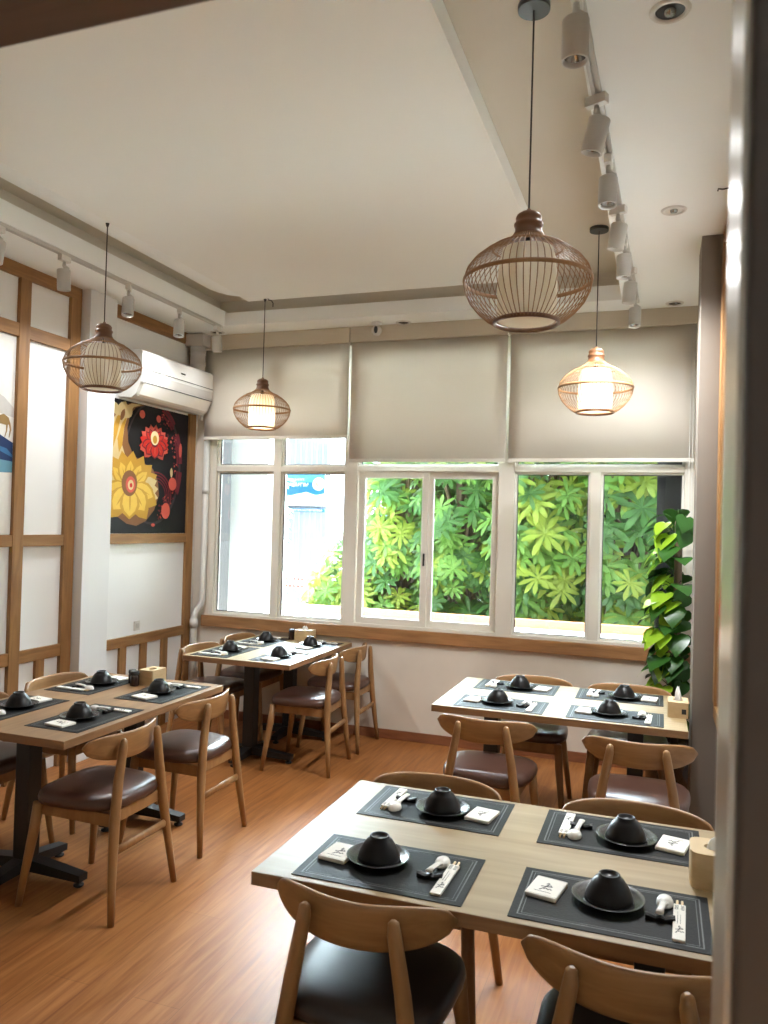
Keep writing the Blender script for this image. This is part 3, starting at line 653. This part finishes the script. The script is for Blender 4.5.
# ------------------------------------------------------------------ chairs
def superell(w, d, n, e=3.2, taper=0.0):
    out = []
    for k in range(n):
        a = 2 * PI * k / n; c, s_ = math.cos(a), math.sin(a)
        x = math.copysign(abs(c) ** (2 / e), c) * w; y = math.copysign(abs(s_) ** (2 / e), s_) * d
        out.append((x * (1 + taper * y / d), y))
    return out
def make_chair(seatmat):
    t = empty('dining_chair')
    # padded seat
    o_ = superell(0.232, 0.222, 36, 3.4, 0.07); q = MB(); rings = []
    for k, z in ((0.90, 0.452), (0.985, 0.459), (1.0, 0.476), (0.985, 0.494), (0.93, 0.507), (0.75, 0.515), (0.45, 0.517), (0.15, 0.517)):
        rings.append([Vector((x * k, y * k, z)) for x, y in o_])
    q.rings(rings); q.build('seat', seatmat, t)
    # frame rails under the seat
    q = MB()
    q.box(-0.175, 0.175, 0.165, 0.19, 0.40, 0.453, 0.004); q.box(-0.155, 0.155, -0.205, -0.18, 0.40, 0.453, 0.004)
    for s_ in (-1, 1): q.prism([(s_ * 0.190, 0.18, 0.453), (s_ * 0.190, 0.18, 0.40), (s_ * 0.168, -0.20, 0.385), (s_ * 0.168, -0.20, 0.44)], (s_ * -0.022, 0, 0))
    q.build('seat_frame', M['oak'], t)
    for s_ in (-1, 1):
        MB().tube([(s_ * .236, .236, 0), (s_ * .222, .217, .15), (s_ * .203, .192, .33), (s_ * .196, .180, .452)], [.014, .018, .023, .022], 12).build('leg', M['oak'], t)
    for s_ in (-1, 1):
        MB().tube([(s_ * .228, -.252, 0), (s_ * .205, -.233, .18), (s_ * .172, -.212, .42), (s_ * .148, -.206, .58), (s_ * .122, -.208, .725), (s_ * .120, -.209, .752), (s_ * .1195, -.2092, .760)],
                  [.014, .0185, .0235, .0215, .0185, .0145, .006], 12).build('leg', M['oak'], t)
    # stretcher between the rear legs
    MB().tube([(-.190, -.226, .292), (0, -.226, .292), (.190, -.226, .292)], [(.010, .019)] * 3, 10).build('stretcher', M['oak'], t)
    # curved backrest band
    q = MB(); rings = []; n = 28
    for i in range(n + 1):
        tt = -1 + 2 * i / n; x = .252 * tt; y = -.190 + .095 * tt * tt
        yaw = math.atan2(.19 * tt, .252)
        hh = .057 * math.sqrt(max(0.0, 1 - abs(tt) ** 3.4)) + .004
        zc = .716 + .016 * abs(tt) ** 2.2
        th = .0105 * (1 - .35 * abs(tt) ** 4)
        ring = []
        for a in range(16):
            c, s_ = math.cos(2 * PI * a / 16), math.sin(2 * PI * a / 16)
            u = math.copysign(abs(c) ** .45, c) * th; w = math.copysign(abs(s_) ** .45, s_) * hh
            ring.append(Vector((x - u * math.sin(yaw), y + u * math.cos(yaw) - 0.10 * (w), zc + w)))
        rings.append(ring)
    q.rings(rings); q.build('backrest', M['oakh'], t)
    return t
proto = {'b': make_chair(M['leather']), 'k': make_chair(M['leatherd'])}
used = set()
def chair(kind, x, y, rz, label):
    c = proto[kind] if kind not in used else dup(proto[kind]); used.add(kind)
    c.location = (x, y, 0); c.rotation_euler = (0, 0, math.radians(rz)); tag(c, label, 'chair', 'oak dining chairs')
    return c

# ------------------------------------------------------------------ tables
def make_table(x0, y0, L, w, along, topmat, label):
    t = empty('dining_table', (x0 + (L if along == 'x' else w) / 2, y0 + (w if along == 'x' else L) / 2, 0), 0 if along == 'x' else PI / 2)
    tag(t, label, 'table', 'restaurant tables')
    q = MB(); q.box(-L / 2, L / 2, -w / 2, w / 2, 0.712, 0.75, 0.003)
    for f in q.b.faces: f.material_index = 0 if abs(f.normal.z) > .5 else 1
    q.b.normal_update()
    for f in q.b.faces: f.material_index = 0 if f.normal.z > .7 else 1
    q.build('tabletop', [topmat, M['edge']], t)
    px = L / 2 - 0.255
    for s_ in (-1, 1):
        q = MB(); q.box(s_ * px - .042, s_ * px + .042, -.042, .042, 0.05, 0.705, 0.006); q.box(s_ * px - .13, s_ * px + .13, -.17, .17, 0.705, 0.7125)
        q.build('post', M['black'], t)
        q = MB()
        for ax, ln in (((1, 0), .25), ((-1, 0), .25), ((0, 1), .34), ((0, -1), .34)):
            a = Vector((*ax, 0)); sd = Vector((-ax[1], ax[0], 0)); o_ = Vector((s_ * px, 0, 0))
            def P(r, s2, z): return o_ + a * r + sd * s2 + Vector((0, 0, z))
            q.rings([[P(.0, -.035, .035), P(.0, .035, .035), P(.0, .035, .095), P(.0, -.035, .095)],
                     [P(ln * .5, -.032, .032), P(ln * .5, .032, .032), P(ln * .5, .032, .078), P(ln * .5, -.032, .078)],
                     [P(ln, -.028, .028), P(ln, .028, .028), P(ln, .028, .060), P(ln, -.028, .060)]], smooth=False)
            q.lathe([(.020, 0.0), (.024, .004), (.024, .012), (.010, .016), (.010, .03)], 12, tuple(P(ln - .025, 0, 0)))
        q.build('base', M['black'], t)
    return t
TB = {
    4: dict(x=2.842, y=-4.037, L=1.313, w=0.852, al='x', top='top'),
    3: dict(x=2.741, y=-1.850, L=1.313, w=0.852, al='x', top='top'),
    2: dict(x=0.6925, y=-1.169, L=1.148, w=0.852, al='y', top='top'),
    1: dict(x=0.635, y=-3.244, L=1.313, w=0.852, al='y', top='topy'),
}
TL = {4: 'foremost pale oak table, nearest the dark door jamb', 3: 'pale oak table beside the climbing plant and taupe pillar', 2: 'oak table pushed up against the window sill', 1: 'brown oak table beside the white pillar'}
for k, d in TB.items(): make_table(d['x'], d['y'], d['L'], d['w'], d['al'], M[d['top']], TL[k])

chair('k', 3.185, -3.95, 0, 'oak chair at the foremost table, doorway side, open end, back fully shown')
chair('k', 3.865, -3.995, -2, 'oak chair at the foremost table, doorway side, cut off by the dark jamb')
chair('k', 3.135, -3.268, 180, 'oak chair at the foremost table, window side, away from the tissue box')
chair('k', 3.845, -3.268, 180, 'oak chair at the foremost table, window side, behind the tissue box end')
chair('b', 3.095, -1.975, 0, 'oak chair with brown seat at the climbing-plant table, doorway side, open end')
chair('b', 3.830, -2.075, 0, 'oak chair with brown seat at the climbing-plant table, doorway side, by the taupe pillar')
chair('b', 3.165, -1.078, 180, 'oak chair at the climbing-plant table, window side, its pale sheen seat showing')
chair('b', 3.745, -1.078, 180, 'oak chair at the climbing-plant table, window side, next to the plant')
chair('b', 1.500, -3.005, 90, 'oak chair with brown seat at the brown table, aisle side, nearest the doorway')
chair('b', 1.470, -2.280, 90, 'oak chair with shiny seat at the brown table, aisle side, window end')
chair('b', 0.690, -2.90, -90, 'oak chair at the brown table, panel-wall side, doorway end, mostly out of view')
chair('b', 0.690, -2.28, -90, 'oak chair at the brown table, panel-wall side, next to the white pillar')
chair('b', 1.555, -0.885, 94, 'oak chair with reddish brown seat at the window-sill table, aisle side, doorway end')
chair('b', 1.550, -0.285, 91, 'oak chair at the window-sill table, aisle side, closest to the sill')
chair('b', 0.765, -0.86, -90, 'oak chair at the window-sill table, picture-wall side, doorway end')
chair('b', 0.765, -0.285, -90, 'oak chair at the window-sill table, in the corner by the drain pipe')

# ------------------------------------------------------------------ place settings
def g_strokes(mb, strokes, z, w):
    for st in strokes:
        for (a, b_) in zip(st[:-1], st[1:]):
            a = Vector((*a, z)); b2 = Vector((*b_, z)); d = (b2 - a); n_ = Vector((-d.y, d.x, 0)).normalized() * w
            mb.prism([a - n_, b2 - n_ * .6, b2 + n_ * .6, a + n_], (0, 0, 0.0004))
LOGO = [[(-.012, -.026), (-.002, -.006), (.004, .016)], [(.004, .016), (.001, .022), (-.003, .012)], [(-.014, -.004), (.000, -.001), (.016, .003)], [(-.004, -.016), (.004, -.011), (.008, -.018), (.014, -.011), (.018, -.017)], [(.001, .004), (.010, .010), (.013, .004)]]
def p_mat():
    o = empty('placemat'); q = MB().box(-.2425, .2425, -.1525, .1525, 0, .0022, .0008); q.build('mat', M['mat'], o)
    q = MB()
    for r_, t_ in ((.020, .0035), (.030, .0018)):
        X, Y = .2425 - r_, .1525 - r_
        q.box(-X, X, -Y, -Y + t_, .0021, .0026).box(-X, X, Y - t_, Y, .0021, .0026).box(-X, -X + t_, -Y + t_, Y - t_, .0021, .0026).box(X - t_, X, -Y + t_, Y - t_, .0021, .0026)
    q.build('border', M['matline'], o); return o
def p_saucer():
    o = MB().lathe([(.001, .002), (.052, .0), (.056, .002), (.080, .010), (.0925, .0165), (.0935, .0185), (.0915, .019), (.078, .0135), (.055, .0065), (.001, .0055)], 44).build('saucer', M['chinag']); return o
def p_bowl():
    pr_ = [(.0640, .0), (.0665, .0012), (.0665, .006), (.0615, .022), (.0515, .044), (.040, .061), (.031, .0665), (.0300, .0755), (.0280, .0765), (.0250, .0755), (.0235, .068), (.001, .067)]
    o = MB().lathe([(r * .93, z * .86) for r, z in pr_], 40, caps=(False, True)).build('bowl', M['china']); return o
def p_packet():
    o = empty('napkin_packet'); q = MB().box(-.043, .043, -.057, .057, 0, .0115, .004, 3); q.build('wrapper', M['paper'], o)
    q = MB().box(-.043, .043, -.0520, -.0515, .0113, .0119).box(-.043, .043, .0515, .0520, .0113, .0119); q.build('seam', M['duct'], o)
    q = MB(); g_strokes(q, LOGO, .0117, .0016); g_strokes(q, [[(-.024, -.034), (.022, -.034)]], .0117, .0006); q.build('lettering', M['ink'], o); return o
def p_rest():
    q = MB(); q.rings([[Vector((x, y * k, z)) for (y, z) in ((-.010, 0), (.010, 0), (.011, .010 + h), (.004, .013 + h), (-.004, .013 + h), (-.011, .010 + h))] for x, k, h in ((-.036, .9, .003), (-.028, 1, .002), (-.012, 1, -.003), (0, 1, .001), (.012, 1, -.003), (.028, 1, .002), (.036, .9, .003))], smooth=False)
    return q.build('chopstick_rest', M['china'])
def p_chop():
    o = empty('chopsticks'); q = MB().box(-.0150, .0150, -.110, .080, 0, .0075, .002); q.build('paper_sleeve', M['paper'], o)
    for s_ in (-1, 1): MB().tube([(s_ * .006, -.08, .0038), (s_ * .006, .104, .0038)], .0033, 8).build('stick', M['box'], o)
    q = MB(); 
    L2 = [[(p[0] * .62, p[1] * .8 - .058) for p in st] for st in LOGO]
    g_strokes(q, L2, .0076, .0012); g_strokes(q, [[(-.004, -.03), (-.004, .035)], [(.003, -.03), (.003, .02)]], .0076, .0006)
    for z_ in (.048, .055, .062, .069): g_strokes(q, [[(-.012, z_), (-.002, z_ + .003)], [(.003, z_ + .002), (.012, z_)]], .0076, .0012)
    q.build('lettering', M['ink'], o); return o
def p_spoon():
    o = empty('soup_spoon')
    # porcelain spoon lying face down, handle end propped on the rest
    q = MB(); rings = []
    for k, z in ((1.0, .001), (1.02, .004), (.96, .011), (.78, .018), (.5, .0215), (.2, .0225)):
        rings.append([Vector((.0215 * k * math.cos(a), .044 + .029 * k * math.sin(a), z)) for a in [2 * PI * i / 24 for i in range(24)]])
    q.rings(rings); q.build('bowl', M['spoon'], o)
    MB().tube([(0, .026, .012), (0, .010, .0175), (0, -.030, .0205), (0, -.056, .0205)], [(.0125, .005), (.0085, .0045), (.0085, .0045), (.0105, .0042)], 12).build('handle', M['spoon'], o)
    return o
PROTO = [('placemat', p_mat, 'black double-bordered placemat', 'placemat', (0, 0, .7501), 0), ('saucer', p_saucer, 'black glazed saucer under a bowl', 'saucer', (-.028, .022, .7524), 0),
         ('bowl', p_bowl, 'black bowl set upside down', 'bowl', (-.026, .022, .7612), 0), ('napkin_packet', p_packet, 'white napkin packet with black lettering', 'napkin packet', (-.162, .018, .7525), -10),
         ('chopsticks', p_chop, 'paper-sleeved chopsticks', 'chopsticks', (.168, -.014, .7525), -2), ('chopstick_rest', p_rest, 'small black chopstick rest', 'chopstick rest', (.122, -.026, .7524), 4), ('soup_spoon', p_spoon, 'white porcelain spoon', 'spoon', (.128, .022, .7527), -8)]
protos = {}
TN = {4: 'foremost table', 3: 'table by climbing plant', 2: 'table at window sill', 1: 'brown table by white pillar'}
GRP = {'placemat': 'placemats on the tables', 'saucer': 'black saucers', 'bowl': 'upturned black bowls', 'napkin_packet': 'napkin packets', 'chopsticks': 'sleeved chopsticks', 'chopstick_rest': 'chopstick rests', 'soup_spoon': 'porcelain spoons'}
rj = random.Random(3)
def setting(tab, sx, sy):
    """sx: -1/1 along the table's length, sy: -1/1 which long side"""
    d = TB[tab]
    if d['al'] == 'x':
        cx, cy = d['x'] + d['L'] / 2 + sx * .302, d['y'] + d['w'] / 2 + sy * .248; rz = 0 if sy < 0 else PI
        side = 'doorway side' if sy < 0 else 'window side'; end = 'tissue-box end' if sx > 0 else 'open end'
    else:
        off = .315 if tab == 1 else .275
        cx, cy = d['x'] + d['w'] / 2 + sy * .235, d['y'] + d['L'] / 2 + sx * off + (.03 if tab == 1 else -.02); rz = PI / 2 if sy > 0 else -PI / 2
        side = 'aisle side' if sy > 0 else 'wall side'; end = 'tissue-box end' if sx > 0 else 'doorway end'
    for nm, fn, lab, cat, loc, r in PROTO:
        if nm not in protos: o = protos[nm] = fn()
        else: o = dup(protos[nm])
        j = 0.0 if nm in ('placemat', 'chopstick_rest', 'chopsticks', 'soup_spoon') else .006
        jx, jy = rj.uniform(-j, j), rj.uniform(-j, j)
        if nm == 'saucer': keep = (jx, jy)
        if nm == 'bowl': jx, jy = keep
        if nm in ('saucer', 'bowl') and tab == 4 and sy < 0: jx += .018 * sx
        v = Matrix.Rotation(rz, 3, 'Z') @ Vector((loc[0] + jx, loc[1] + jy, 0))
        o.location = (cx + v.x, cy + v.y, loc[2]); o.rotation_euler = (0, 0, rz + math.radians(r + (rj.uniform(-4, 4) if j else 0)))
        tag(o, '%s, %s, %s of %s' % (lab, side, end, TN[tab]), cat, GRP[nm])
for tab in (4, 3, 2, 1):
    for sy in (-1, 1):
        for sx in (-1, 1): setting(tab, sx, sy)

# ------------------------------------------------------------------ tissue boxes and jars
def tissue_box(loc, rz, w, d, h, label, rounded, paper, dark_logo=False):
    t = tag(empty('tissue_box', loc, rz), label, 'tissue box', 'wooden tissue boxes')
    q = MB(); o_ = superell(w / 2, d / 2, 40, 5 if rounded else 14); hole = [(w * .24 * math.cos(2 * PI * k / 40), d * .2 * math.sin(2 * PI * k / 40)) for k in range(40)]
    R = [[Vector((x, y, z)) for x, y in o_] for z in (0, .004, h - .004, h - .001)] + [[Vector((x * .985, y * .985, h)) for x, y in o_], [Vector((x, y, h)) for x, y in hole], [Vector((x, y, h - .012)) for x, y in hole]]
    q.rings(R, True, False, smooth=False); q.build('box', M['box'], t)
    q = MB().rings([[Vector((x, y, h - .013)) for x, y in hole], [Vector((x * .1, y * .1, h - .014)) for x, y in hole]], True, True, smooth=False); q.build('opening', M['dark'], t)
    if paper:
        q = MB(); rg = random.Random(9)
        n = 22; rings = []
        for z, k in ((h - .02, .9), (h + .004, .75), (h + .5 * paper, .55), (h + paper, .22)):
            rings.append([Vector((w * .22 * k * math.cos(a) * (1 + .25 * math.sin(3 * a + z * 30)), d * .17 * k * math.sin(a) * (1 + .3 * math.sin(4 * a)), z + .012 * math.sin(2 * a + k) * (k < .7))) for a in [2 * PI * i / n for i in range(n)]])
        q.rings(rings, False, True); q.build('tissue', M['tissue'], t)
    if dark_logo:
        q = MB().box(.018, .040, -d / 2 - .0012, -d / 2 + .001, .022, .048); q.build('dark_label', M['ink'], t)
    return t
tissue_box((4.073, -3.595, .7502), 0, .145, .13, .098, 'blond wooden tissue box with rounded corners on the foremost table', True, .02)
tissue_box((4.012, -1.500, .7502), 0, .105, .15, .082, 'wooden tissue box with a white tissue standing up, by the climbing plant', False, .062, True)
tissue_box((1.095, -2.075, .7502), PI / 2, .135, .10, .088, 'wooden tissue box on the brown table by the white pillar', False, 0)
tissue_box((1.160, -0.105, .7502), 0, .15, .11, .088, 'wooden tissue box at the window sill with a small tissue tip', False, .022)
def jar(x, y, label, r=.026, h=.085):
    t = tag(empty('sauce_jar', (x, y, .7502)), label, 'jar', 'dark sauce jars')
    MB().lathe([(r * .92, 0), (r, .004), (r, h * .62), (r * .9, h * .68), (r * .86, h * .74)], 24).build('body', M['jar'], t)
    MB().lathe([(r * .96, h * .74), (r * .98, h * .76), (r * .98, h * .98), (r * .9, h)], 24).build('lid', M['black'], t)
jar(1.040, -2.170, 'dark sauce jar on the brown table, on the doorway side of its tissue box')
jar(0.985, -2.12, 'dark sauce jar on the brown table, on the wall side of its tissue box', .022, .08)
jar(1.045, -0.12, 'reddish dark sauce jar beside the window-sill tissue box', .026, .088)

# ------------------------------------------------------------------ pendant lamps
PROF = [(.050, .308), (.060, .297), (.085, .280), (.118, .265), (.150, .246), (.185, .218), (.208, .188), (.219, .155), (.2195, .145), (.214, .112), (.196, .075), (.168, .042), (.138, .016), (.110, .0)]
def make_pendant():
    t = empty('pendant_lamp')
    cg = empty('cage', (0, 0, 0), 0, t)
    q = MB(); n = 60
    for k in range(n):
        a = 2 * PI * k / n
        q.tube([(r * math.cos(a), r * math.sin(a), z) for r, z in PROF], .0017, 4, caps=False)
    q.build('ribs', M['bamboo'], cg)
    MB().torus(.2195, .0035, .150, 56, 8, rz=.0075).build('hoop', M['bamboo'], cg)
    MB().torus(.110, .006, .004, 48, 8, rz=.008).build('hoop', M['bamboodk'], cg)
    MB().torus(.122, .003, .262, 48, 6, rz=.004).build('hoop', M['bamboo'], cg)
    MB().lathe([(.058, .298), (.052, .310), (.046, .322), (.046, .336), (.050, .340), (.050, .347), (.044, .351), (.043, .364), (.045, .367), (.040, .378), (.028, .386), (.012, .390), (.006, .400)], 28).build('collar', M['bamboodk'], t)
    sh = MB().lathe([(.086, .258), (.095, .225), (.101, .17), (.103, .12), (.102, .06), (.098, .012)], 44, caps=(False, False)).build('lamp_shade', M['shade'], t)
    MB().lathe([(.097, .010), (.05, .008), (.002, .008)], 44, caps=(False, True)).build('diffuser', M['shade'], t)
    MB().lathe([(.001, .085), (.020, .092), (.030, .112), (.027, .135), (.014, .155), (.013, .19)], 20).build('bulb', M['bulboff'], t)
    MB().lathe([(.016, .19), (.016, .25), (.008, .30)], 16).build('socket', M['black'], t)
    return t
pproto = None
def pendant(x, y, zb, zceil, watts, label, canopy, hook=False):
    global pproto
    if pproto is None: t = pproto = make_pendant()
    else:
        t = dup(pproto)
        for ch in list(t.children):
            if ch.name.split('.')[0] in ('cord', 'canopy', 'hook', 'lamp_light'): bpy.data.objects.remove(ch)
    t.location = (x, y, zb); tag(t, label, 'pendant lamp', 'woven bamboo pendant lamps')
    H = zceil - zb
    if canopy: MB().lathe([(.055, H - .020), (.056, H - .018), (.056, H - .0005)], 28).build('canopy', M['canopy'], t)
    else: MB().lathe([(.006, H - .02), (.012, H - .0005)], 12).build('canopy', M['cord'], t)
    MB().tube([(0, 0, .395), (0, 0, H - .01)], .0032, 8).build('cord', M['cord'], t)
    if hook: MB().tube([(.03, -.01, H - .001), (.035, -.01, H - .012), (.06, -.01, H - .018), (.075, -.01, H - .04), (.075, -.01, H - .07)], .004, 8).build('hook', M['cord'], t)
    if watts < 0.2: return t
    for ch in t.children:
        if ch.name.startswith('bulb'):
            ch.data = ch.data.copy(); ch.data.materials[0] = M['bulb']
    l = lamp('lamp_light', 'POINT', (0, 0, .05), watts, (1, .80, .55), shadow_soft_size=.03); l.parent = t
    return t
pendant(3.450, -3.302, 2.437, Z3, 0.05, 'largest-looking bamboo pendant lamp, over the foremost table, round dark ceiling cup', True)
pendant(3.517, -1.156, 2.432, Z3, 0.35, 'glowing bamboo pendant lamp over the climbing-plant table', True)
pendant(0.800, -2.240, 2.470, Z2, 0.05, 'bamboo pendant lamp over the brown table, in front of the white pillar', False)
pendant(0.965, -0.600, 2.440, Z2, 0.6, 'small-looking glowing bamboo pendant lamp in front of the roller blind', False, True)

# ------------------------------------------------------------------ track lights
def make_track(x, y0, y1, label, rz=0.0):
    t = tag(empty('track_rail', (x, (y0 + y1) / 2, ZC), math.radians(rz)), label, 'track', 'white ceiling track rails')
    h = (y1 - y0) / 2
    q = MB().box(-.017, -.006, -h, h, -.02, 0).box(.006, .017, -h, h, -.02, 0).box(-.006, .006, -h, h, -.006, 0); q.build('rail', M['whitem'], t)
    box('end_cap', -.019, .019, h, h + .02, -.022, 0, M['white'], t, .002)
def RTX(y): return 3.640 + 0.0235 * (y + 3.6)
make_track(RTX(-2.73), -5.1, -0.36, 'white light track running along the ceiling over the pale tables', -1.35)
make_track(0.448, -5.1, -0.41, 'white light track running above the panelled wall')
def make_spot():
    t = empty('track_spot')
    box('adapter', -.016, .016, -.04, .04, -.036, 0, M['white'], t, .003)
    MB().tube([(0, 0, -.03), (0, 0, -.06), (0.012, 0, -.075), (.026, 0, -.082), (.026, 0, -.095)], [.008, .012, .014, .012, .010], 10).build('arm', M['whitem'], t)
    hd = empty('head', (.0, 0, -.143), 0, t)
    MB().lathe([(.036, .058), (.0395, .054), (.0395, -.062), (.0385, -.066), (.0345, -.066), (.033, -.050)], 28, caps=(True, False)).build('housing', M['whitem'], hd)
    MB().lathe([(.0335, -.050), (.022, -.030), (.010, -.022), (.001, -.021)], 24, caps=(False, True)).build('reflector', M['chrome'], hd)
    MB().lathe([(.013, -.0235), (.012, -.030), (.001, -.032)], 16, caps=(False, True)).build('lens', M['tissue'], hd)
    return t
sproto = None
SPOT_W = 27.0
def spot(x, y, rz, tilt, label):
    global sproto
    if sproto is None: t = sproto = make_spot()
    else:
        t = dup(sproto)
        for ch in list(t.children):
            if ch.type == 'LIGHT': bpy.data.objects.remove(ch)
    t.location = (x, y, ZC - .019); t.rotation_euler = (0, 0, math.radians(rz)); tag(t, label, 'spotlight', 'white track spotlights')
    for ch in t.children:
        if ch.name.startswith('head'): ch.rotation_euler = (math.radians(tilt), 0, 0)
    l = lamp('spot_fill_light', 'SPOT', (0, 0, -.225), SPOT_W * max(0.02, min(1.0, (y + 3.2) / 1.5)) * (0.25 if y > -0.7 else 0.3 if y > -1.3 and x > 1 else 1.5 if y > -1.7 else 1.0) * (0.27 if x < 1 else 1.0), (.95, .98, 1.0), shadow_soft_size=.035, spot_size=math.radians(165), spot_blend=1.0); l.parent = t  # wide fill light added under each head; the fixtures themselves look unlit
ords = ['first', 'second', 'third', 'fourth', 'fifth', 'sixth', 'seventh']
for k, (y, rz, tl) in enumerate([(-3.69, 0, 0), (-3.10, 70, 14), (-2.60, 0, -6), (-2.06, 70, 10), (-1.60, 0, 0), (-1.10, 60, 6), (-0.52, 0, -10)]):
    spot(RTX(y), y, rz - 1.35, tl, 'white cylinder spotlight, %s from the camera on the track over the pale tables' % ords[k])
for k, (y, rz, tl) in enumerate([(-2.70, 0, -10), (-2.19, 0, 4), (-1.58, 30, -12), (-0.98, 30, -10), (-0.44, 0, 8)]):
    spot(0.448, y, rz, tl, 'white cylinder spotlight, %s from the camera on the panelled-wall track' % ords[k])

# ------------------------------------------------------------------ downlights, camera, hook
def downlight(x, y, r, label, on=False):
    t = tag(empty('downlight', (x, y, ZC)), label, 'downlight', 'recessed ceiling downlights')
    MB().lathe([(r * .70, -.001), (r * .74, -.008), (r * .92, -.007), (r, -.001)], 32, caps=(False, False)).build('ring', M['white'], t)
    MB().lathe([(r * .70, -.0012), (r * .5, -.0008), (.001, -.0006)], 28, caps=(False, True)).build('recess', M['dark'] if not on else M['white'], t)
    MB().lathe([(r * .30, -.0015), (r * .26, -.012), (.001, -.014)], 18, caps=(False, True)).build('bulb', M['chrome'], t)
downlight(3.897, -3.49, .062, 'round downlight with dark recess, nearest the door jamb')
downlight(3.933, -1.90, .062, 'pale round downlight above the climbing-plant table side', True)
downlight(3.965, -0.21, .062, 'round downlight beside the taupe pillar top by the blind')
downlight(1.955, -0.15, .062, 'round downlight beside the dome security camera')
downlight(0.30, -0.20, .062, 'round downlight in the corner above the pipe duct')
cc = tag(empty('security_camera', (1.745, -0.19, ZC)), 'small white round security camera under the soffit', 'security camera')
MB().lathe([(.040, 0), (.040, -.010), (.018, -.018), (.014, -.03)], 24).build('mount', M['white'], cc)
q = MB(); q.lathe([(.001, .04), (.024, .034), (.040, .012), (.040, -.012), (.024, -.034), (.001, -.04)], 24, (0, 0, -.065)); q.build('body', M['white'], cc)
q = MB(); q.lathe([(.001, .0), (.016, .002), (.022, -.006), (.022, -.012)], 20, mat=Matrix.Translation((0.006, -.044, -.065)) @ Matrix.Rotation(PI / 2, 4, 'X') @ Matrix.Diagonal((.7, 1.3, 1, 1))); q.build('lens', M['black'], cc)
hk = MB().tube([(0, 0, 0), (0, 0, -.02), (-.03, 0, -.024), (-.05, 0, -.02), (-.052, 0, -.03)], .0035, 8).build('ceiling_hook', M['black']); hk.location = (4.17, -2.15, ZC)
tag(hk, 'small dark hook in the ceiling near the taupe pillar', 'hook')

# ------------------------------------------------------------------ climbing plant
pl = tag(empty('climbing_plant', (4.0, -0.46, 0)), 'tall climbing plant with heart-shaped leaves in the corner by the taupe pillar', 'plant')
MB().lathe([(.11, 0), (.15, .02), (.17, .30), (.18, .34), (.165, .34), (.155, .30)], 32, caps=(True, False)).build('pot', M['jar'], pl)
MB().lathe([(.156, .30), (.001, .305)], 28, caps=(False, True)).build('soil', M['bark'], pl)
q = MB(); lf = [MB(), MB()]
rng = random.Random(21)
def heart(mb, c, d, nrm, Ls):
    d = d.normalized(); sd = d.cross(nrm).normalized(); nr = sd.cross(d)
    row = []
    for t, w in ((-.12, .22), (.0, .46), (.2, .56), (.45, .47), (.7, .28), (.88, .11), (1.0, .01)):
        b_ = c + d * Ls * (t if t > 0 else 0) - nr * (Ls * .25 * t * t)
        back = d * Ls * (min(t, 0))
        row.append((b_ + back - sd * Ls * w + nr * Ls * .10 * w, b_ + (d * Ls * .02), b_ + back + sd * Ls * w + nr * Ls * .10 * w))
    V = [[mb.b.verts.new(p) for p in r] for r in row]
    for a, e in zip(V[:-1], V[1:]): mb._f([a[0], a[1], e[1], e[0]], True); mb._f([a[1], a[2], e[2], e[1]], True)
for k in range(118):
    z = .45 + 1.40 * (k / 118) + rng.uniform(-.05, .05)
    an = rng.uniform(0, 2 * PI) if k % 2 else rng.uniform(PI * .75, PI * 1.45)
    r0 = .045; d = Vector((math.cos(an), math.sin(an), rng.uniform(-.1, .35)))
    ln = rng.uniform(.03, .13) * (0.75 if z > 1.5 else 1)
    s_ = Vector((0.02 + r0 * math.cos(an), r0 * math.sin(an), z)); e = s_ + d.normalized() * ln
    if e.x > .06: e.x = .06
    q.tube([s_, (s_ + e) / 2 + Vector((0, 0, .02)), e], .003, 5)
    ld = Vector((math.cos(an) * .8, math.sin(an) * .8, -.55 + rng.uniform(-.3, .5)))
    if e.x > .05 and ld.x > 0: ld.x *= -.2
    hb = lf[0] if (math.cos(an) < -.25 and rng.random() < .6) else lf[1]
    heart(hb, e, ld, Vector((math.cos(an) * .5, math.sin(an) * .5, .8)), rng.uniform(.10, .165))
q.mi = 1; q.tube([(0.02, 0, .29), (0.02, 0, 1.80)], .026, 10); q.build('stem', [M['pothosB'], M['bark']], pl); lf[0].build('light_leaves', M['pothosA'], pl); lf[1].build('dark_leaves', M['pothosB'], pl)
